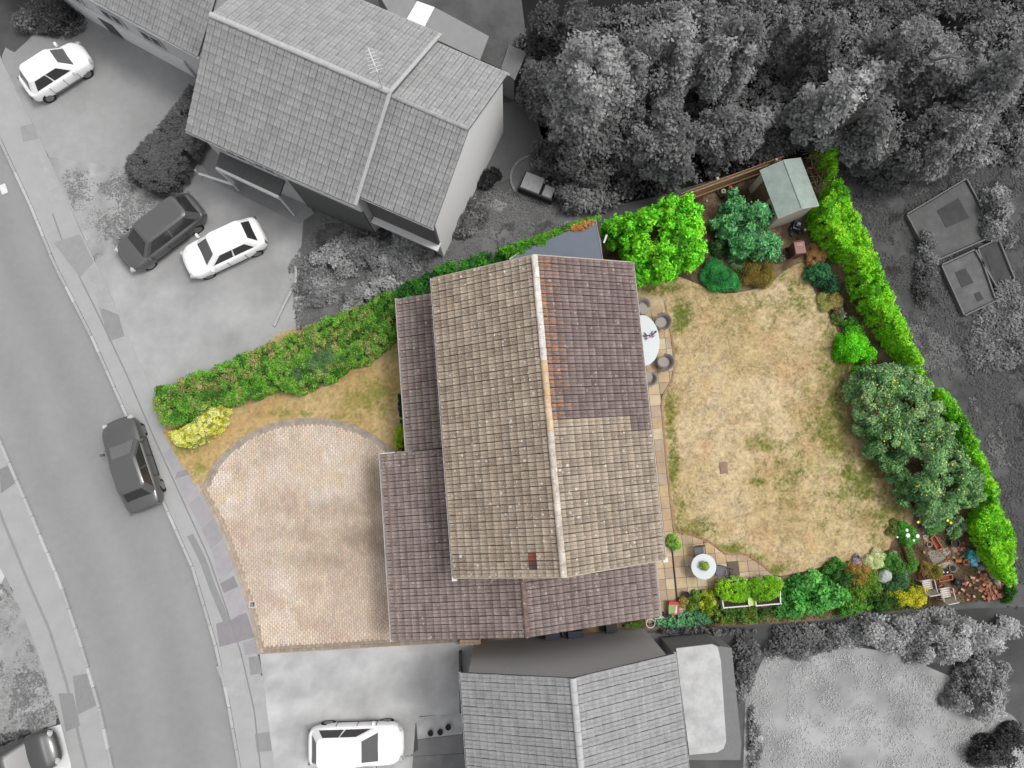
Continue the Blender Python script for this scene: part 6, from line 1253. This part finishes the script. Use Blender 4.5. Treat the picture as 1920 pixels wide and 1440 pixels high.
# ---------------------------------------------------------------- grey zone things: cars, terrace
TYRE = Mg('tyre', 44, rough=.8); RIM = Mg('wheel_rim', 150, rough=.4, metal=.4); CGL = M('car_glass', D(58), .12, 0, spec=.6); CGLL = M('car_screen_pale', D(112), .15, .05, spec=.6)
HL = M('car_lamp', D(200), .2, 0, spec=.6)
def car(label, px, heading_px, L_=4.2, W_=1.78, Hh=1.48, col=245, hood=.26, wind=.17, tail=.10, z=0, screen=None, roofcol=None, name='parked_car'):
    root = local(name, label, 'car', None); pm = M('car_paint_%d' % col, D(col) if col < 250 else (.8, .8, .8), .3, .02, 3, spec=.5, coat=.5)
    hb_ = .92; st = [(-.5, .50, .50, .60), (-.488, .74, .36, .80), (-.455, .90, .26, .92), (-.3, 1.0, .20, .95), (0, 1.0, .20, .94), (.5 - hood - .02, 1.0, .20, .93), (.5 - hood * .5, .98, .20, .86), (.40, .95, .21, .80), (.455, .82, .25, .72), (.487, .62, .34, .62), (.5, .38, .44, .54)]
    V = []; prof = lambda w, zb, zt: [(w * .86, zb), (w * .97, zb + .06), (w, zb + (zt - zb) * .5), (w * .965, zb + (zt - zb) * .85), (w * .86, zt), (w * .45, zt + .035), (0, zt + .045)]
    for sx, sw_, zb, zt in st:
        pr = prof(W_ / 2 * sw_, zb, zt); ring = [(sx * L_, y, z_) for y, z_ in pr] + [(sx * L_, -y, z_) for y, z_ in pr[-2::-1]]; V += ring
    n = 13; F = [(j * n + i, (j + 1) * n + i, (j + 1) * n + i + 1, j * n + i + 1) for j in range(len(st) - 1) for i in range(n - 1)]
    F += [(j * n + n - 1, (j + 1) * n + n - 1, (j + 1) * n, j * n) for j in range(len(st) - 1)] + [tuple(range(n)), tuple(range(len(st) * n - 1, (len(st) - 1) * n - 1, -1))]
    b = mk('body', V, F, pm, root, sm=True); sub = b.modifiers.new('s', 'SUBSURF'); sub.levels = 1; sub.render_levels = 2
    # greenhouse: base and roof outlines
    x0, x1 = -.5 + tail, .5 - hood; r0, r1 = x0 + .09, x1 - wind; wb, wt = W_ / 2 * .86, W_ / 2 * .68; zb, zt = .93, Hh
    def ringp(xa, xb, w, z_, cr): 
        pts = []
        for cx_, cy_, a0 in ((xb, w, 0), (xa, w, 90), (xa, -w, 180), (xb, -w, 270)):
            for k in range(4):
                a = math.radians(a0 + 30 * k); sx_ = 1 if cx_ == xb else -1; sy_ = 1 if cy_ > 0 else -1
                pts.append((cx_ * L_ - sx_ * cr + math.cos(a) * cr, cy_ - sy_ * cr + math.sin(a) * cr, z_))
        return pts
    R0 = ringp(x0, x1, wb, zb - .05, .22); R1 = ringp(r0, r1, wt, zt - .07, .22); R2 = ringp(r0 + .03, r1 - .03, wt * .82, zt, .2); m = 16
    MB().add(R0 + R1, [(i, (i + 1) % m, m + (i + 1) % m, m + i) for i in range(m)]).to('cabin', pm, root)
    o = MB().add(R1 + R2, [(i, (i + 1) % m, m + (i + 1) % m, m + i) for i in range(m)] + [tuple(range(m, 2 * m))]).to('roof', M('car_roof_%d' % roofcol, D(roofcol), .3, .02, 3, spec=.5, coat=.5) if roofcol else pm, root, True)
    o.data.polygons.foreach_set('use_smooth', [True] * 16 + [False])
    def pane(nm, pa, pb, m_, a=.06, b_=.94, t0=.12, t1=.93):
        # quad strip between ring points pa..pb, lifted clear of the cabin
        A0, B0, A1, B1 = (Vector(v) for v in (R0[pa], R0[pb], R1[pa], R1[pb])); g = lambda s_, t_: (A0.lerp(B0, s_)).lerp(A1.lerp(B1, s_), t_)
        q = [g(a, t0), g(b_, t0), g(b_, t1), g(a, t1)]; nrm = (q[1] - q[0]).cross(q[3] - q[0]).normalized(); c_ = sum(q, Vector()) / 4
        if nrm.dot(c_ - Vector((0, 0, .9))) < 0: nrm = -nrm
        q2 = [v + nrm * .012 for v in q]; MB().add(q + q2, [(4, 5, 6, 7), (0, 1, 5, 4), (1, 2, 6, 5), (2, 3, 7, 6), (3, 0, 4, 7)]).to(nm, m_, root)
    gm = CGL
    pane('windscreen', 15, 0 if False else 0, gm) if False else None
    pane('windscreen', 15, 0, screen or gm, -.05, 1.05, .1, .96); pane('rear_window', 7, 8, gm, -.02, 1.02)
    pane('side_window', 3, 4, gm, .03, .48); pane('side_window', 3, 4, gm, .52, .97); pane('side_window', 11, 12, gm, .03, .48); pane('side_window', 11, 12, gm, .52, .97)
    for sx in (-.31, .31):
        for s in (-1, 1):
            w_ = MB().bar((sx * L_, s * (W_ / 2 - .24), .31), (sx * L_, s * (W_ / 2 - .035), .31), .315, 20).to('wheel', TYRE, root); MB().bar((sx * L_, s * (W_ / 2 - .04), .31), (sx * L_, s * (W_ / 2 - .022), .31), .20, 14).to('rim', RIM, w_)
    for s in (-1, 1):
        MB().box((.462 * L_, s * W_ * .34, .66), (.22, .26, .09), -s * .45, .7).to('headlight', HL, root); MB().box((-.482 * L_, s * W_ * .36, .72), (.08, .2, .16), s * .25, .8).to('tail_light', M('tail_lamp', D(110), .3), root)
        MB().box(((x1 - .06) * L_, s * (W_ / 2 + .06), .98), (.12, .2, .13), -s * .2, .8).to('mirror', pm, root)
        dm = MB()
        for dx in (-.20, .02, .22): dm.box((dx * L_, s * (W_ / 2 - .012), .60), (.014, .03, .50))
        dm.box((.01 * L_, s * (W_ / 2 - .012), .36), (L_ * .42, .03, .012)).to('door_trim', TYRE, root)
    put(root, (*P(px[0], px[1], .6)[:2], z), 0); d = P(px[0] + heading_px[0], px[1] + heading_px[1], .6) - P(px[0], px[1], .6); root.rotation_euler = (0, 0, math.atan2(d[1], d[0])); return root
car('small white hatchback parked in the top left corner below the banded facade', (106, 133), (10, -6.4), 3.45, 1.62, 1.5, 255, .22, .16, .06, screen=CGLL)
car('dark grey people carrier parked beside the white hatchback on the fan shaped driveway', (302, 436), (-15, 11.5), 4.5, 1.8, 1.6, 92, .20, .15, .05)
car('white hatchback with a black rear window parked beside the dark grey car', (420, 465), (-15, 7), 4.0, 1.75, 1.48, 255, .24, .17, .08, screen=CGLL)
car('dark grey car standing on the road next to the golden shrub', (246, 870), (-6, -18.0), 4.45, 1.78, 1.44, 88, .26, .17, .12, z=-.088, screen=CGLL)
car('white car with a pale windscreen parked on the lower driveway', (668, 1396), (18, -.6), 4.15, 1.78, 1.55, 255, .24, .17, .05, screen=CGLL)
car('dark car only partly in view in the bottom left corner', (20, 1432), (18, -7), 4.2, 1.76, 1.48, 70, .24, .17, .08)
# terrace with corner sofa
cc_ = P(1003, 334, 0); r = flat('terrace', [(cc_[0] + 1.25 * math.cos(a), cc_[1] + 1.2 * math.sin(a)) for a in np.linspace(0, 6.1, 32)], .02, Mg('terrace_paving', 112, var=.1, scale=3))
border(np.array([(cc_[0] + 1.25 * math.cos(a), cc_[1] + 1.2 * math.sin(a)) for a in np.linspace(.9, 4.6, 40)]), .12, 0, D(146), .05, r, rows=1, inward=1, name='terrace_edging')
r = thing('garden_sofa', 'dark framed garden seat with two pale square cushions on the round terrace', 'sofa', tuple(P(1008, 352, 0))); an = -math.radians(22)
c = P(1010, 350, .3); u = np.array([math.cos(an), math.sin(an), 0]); v = np.array([-math.sin(an), math.cos(an), 0]); PAL = Mg('pale_cushion', 166)
MB().box(c + [0, 0, -.13], (1.75, 1.05, .25), an).to('frame', Mg('sofa_frame', 52), r)
MB().box(c - u * .33 + [0, 0, .09], (.95, .85, .14), an).to('cushion', PAL, r); MB().box(c + u * .55 - v * .12 + [0, 0, .09], (.5, .55, .14), an).to('cushion', PAL, r); MB().box(c - v * .52 + [0, 0, .1], (1.75, .09, .5), an).to('backrest', Mg('sofa_frame', 52), r)
c = P(1008, 325, .3); o = MB().box(c + v * .0, (.5, .35, .45), an, .9).to('terrace_box', Mg('box_dark', 60)); tag(o, 'dark box standing just above the pale cushioned garden seat', 'box')
o = MB().lathe(P(1031, 340, 0), [(.13, 0), (.17, .3), (.16, .4), (.1, .38)], 12).to('dark_planter', Mg('planter_dark', 40)); tag(o, 'round black planter beside the pale cushioned garden seat', 'planter')
for x, y in ((808, 1372), (826, 1370), (841, 1361)): 
    lab_ = {808: 'left small dark pot on the pale gravel beside the white car', 826: 'middle small dark pot on the pale gravel beside the white car', 841: 'right small dark pot on the pale gravel beside the white car'}[x]
    pot(lab_, P(x, y, .01), .12, .2, BLK, group='dark pots on the pale gravel')
r = thing('low_wall', 'thin dark garden wall beside the lower driveway in front of the flat grey gable', 'wall', tuple(P(862, 1270, 0))); q = PX([(860, 1225), (864, 1225), (866, 1338), (862, 1338)], .5); MB().prism(q, 0, .5).to('wall_panel', Mg('wall_dark', 90), r)
r = thing('curved_kerb', 'pale curved kerb at the right edge of the fan shaped driveway', 'kerb', tuple(P(545, 560, 0))); ln = resamp([(556, 500), (556, 530), (540, 560), (525, 590), (515, 612)], 12)
for k in range(11): a, b = ln[k], ln[k + 1]; d = b - a; MB().box((*(a + b) / 2, .06), (np.linalg.norm(d) * .98, .12, .12), math.atan2(d[1], d[0])).to('kerb_stone', kerbm[1], r)
# lamp column shadowless white marker by the far kerb
c = P(2, 352, .1); o = MB().box((c[0], c[1], -.07), (.3, .5, .03), .4).to('road_marking', Mg('marking_white', 235)); tag(o, 'short white painted mark at the left edge of the road', 'road marking')
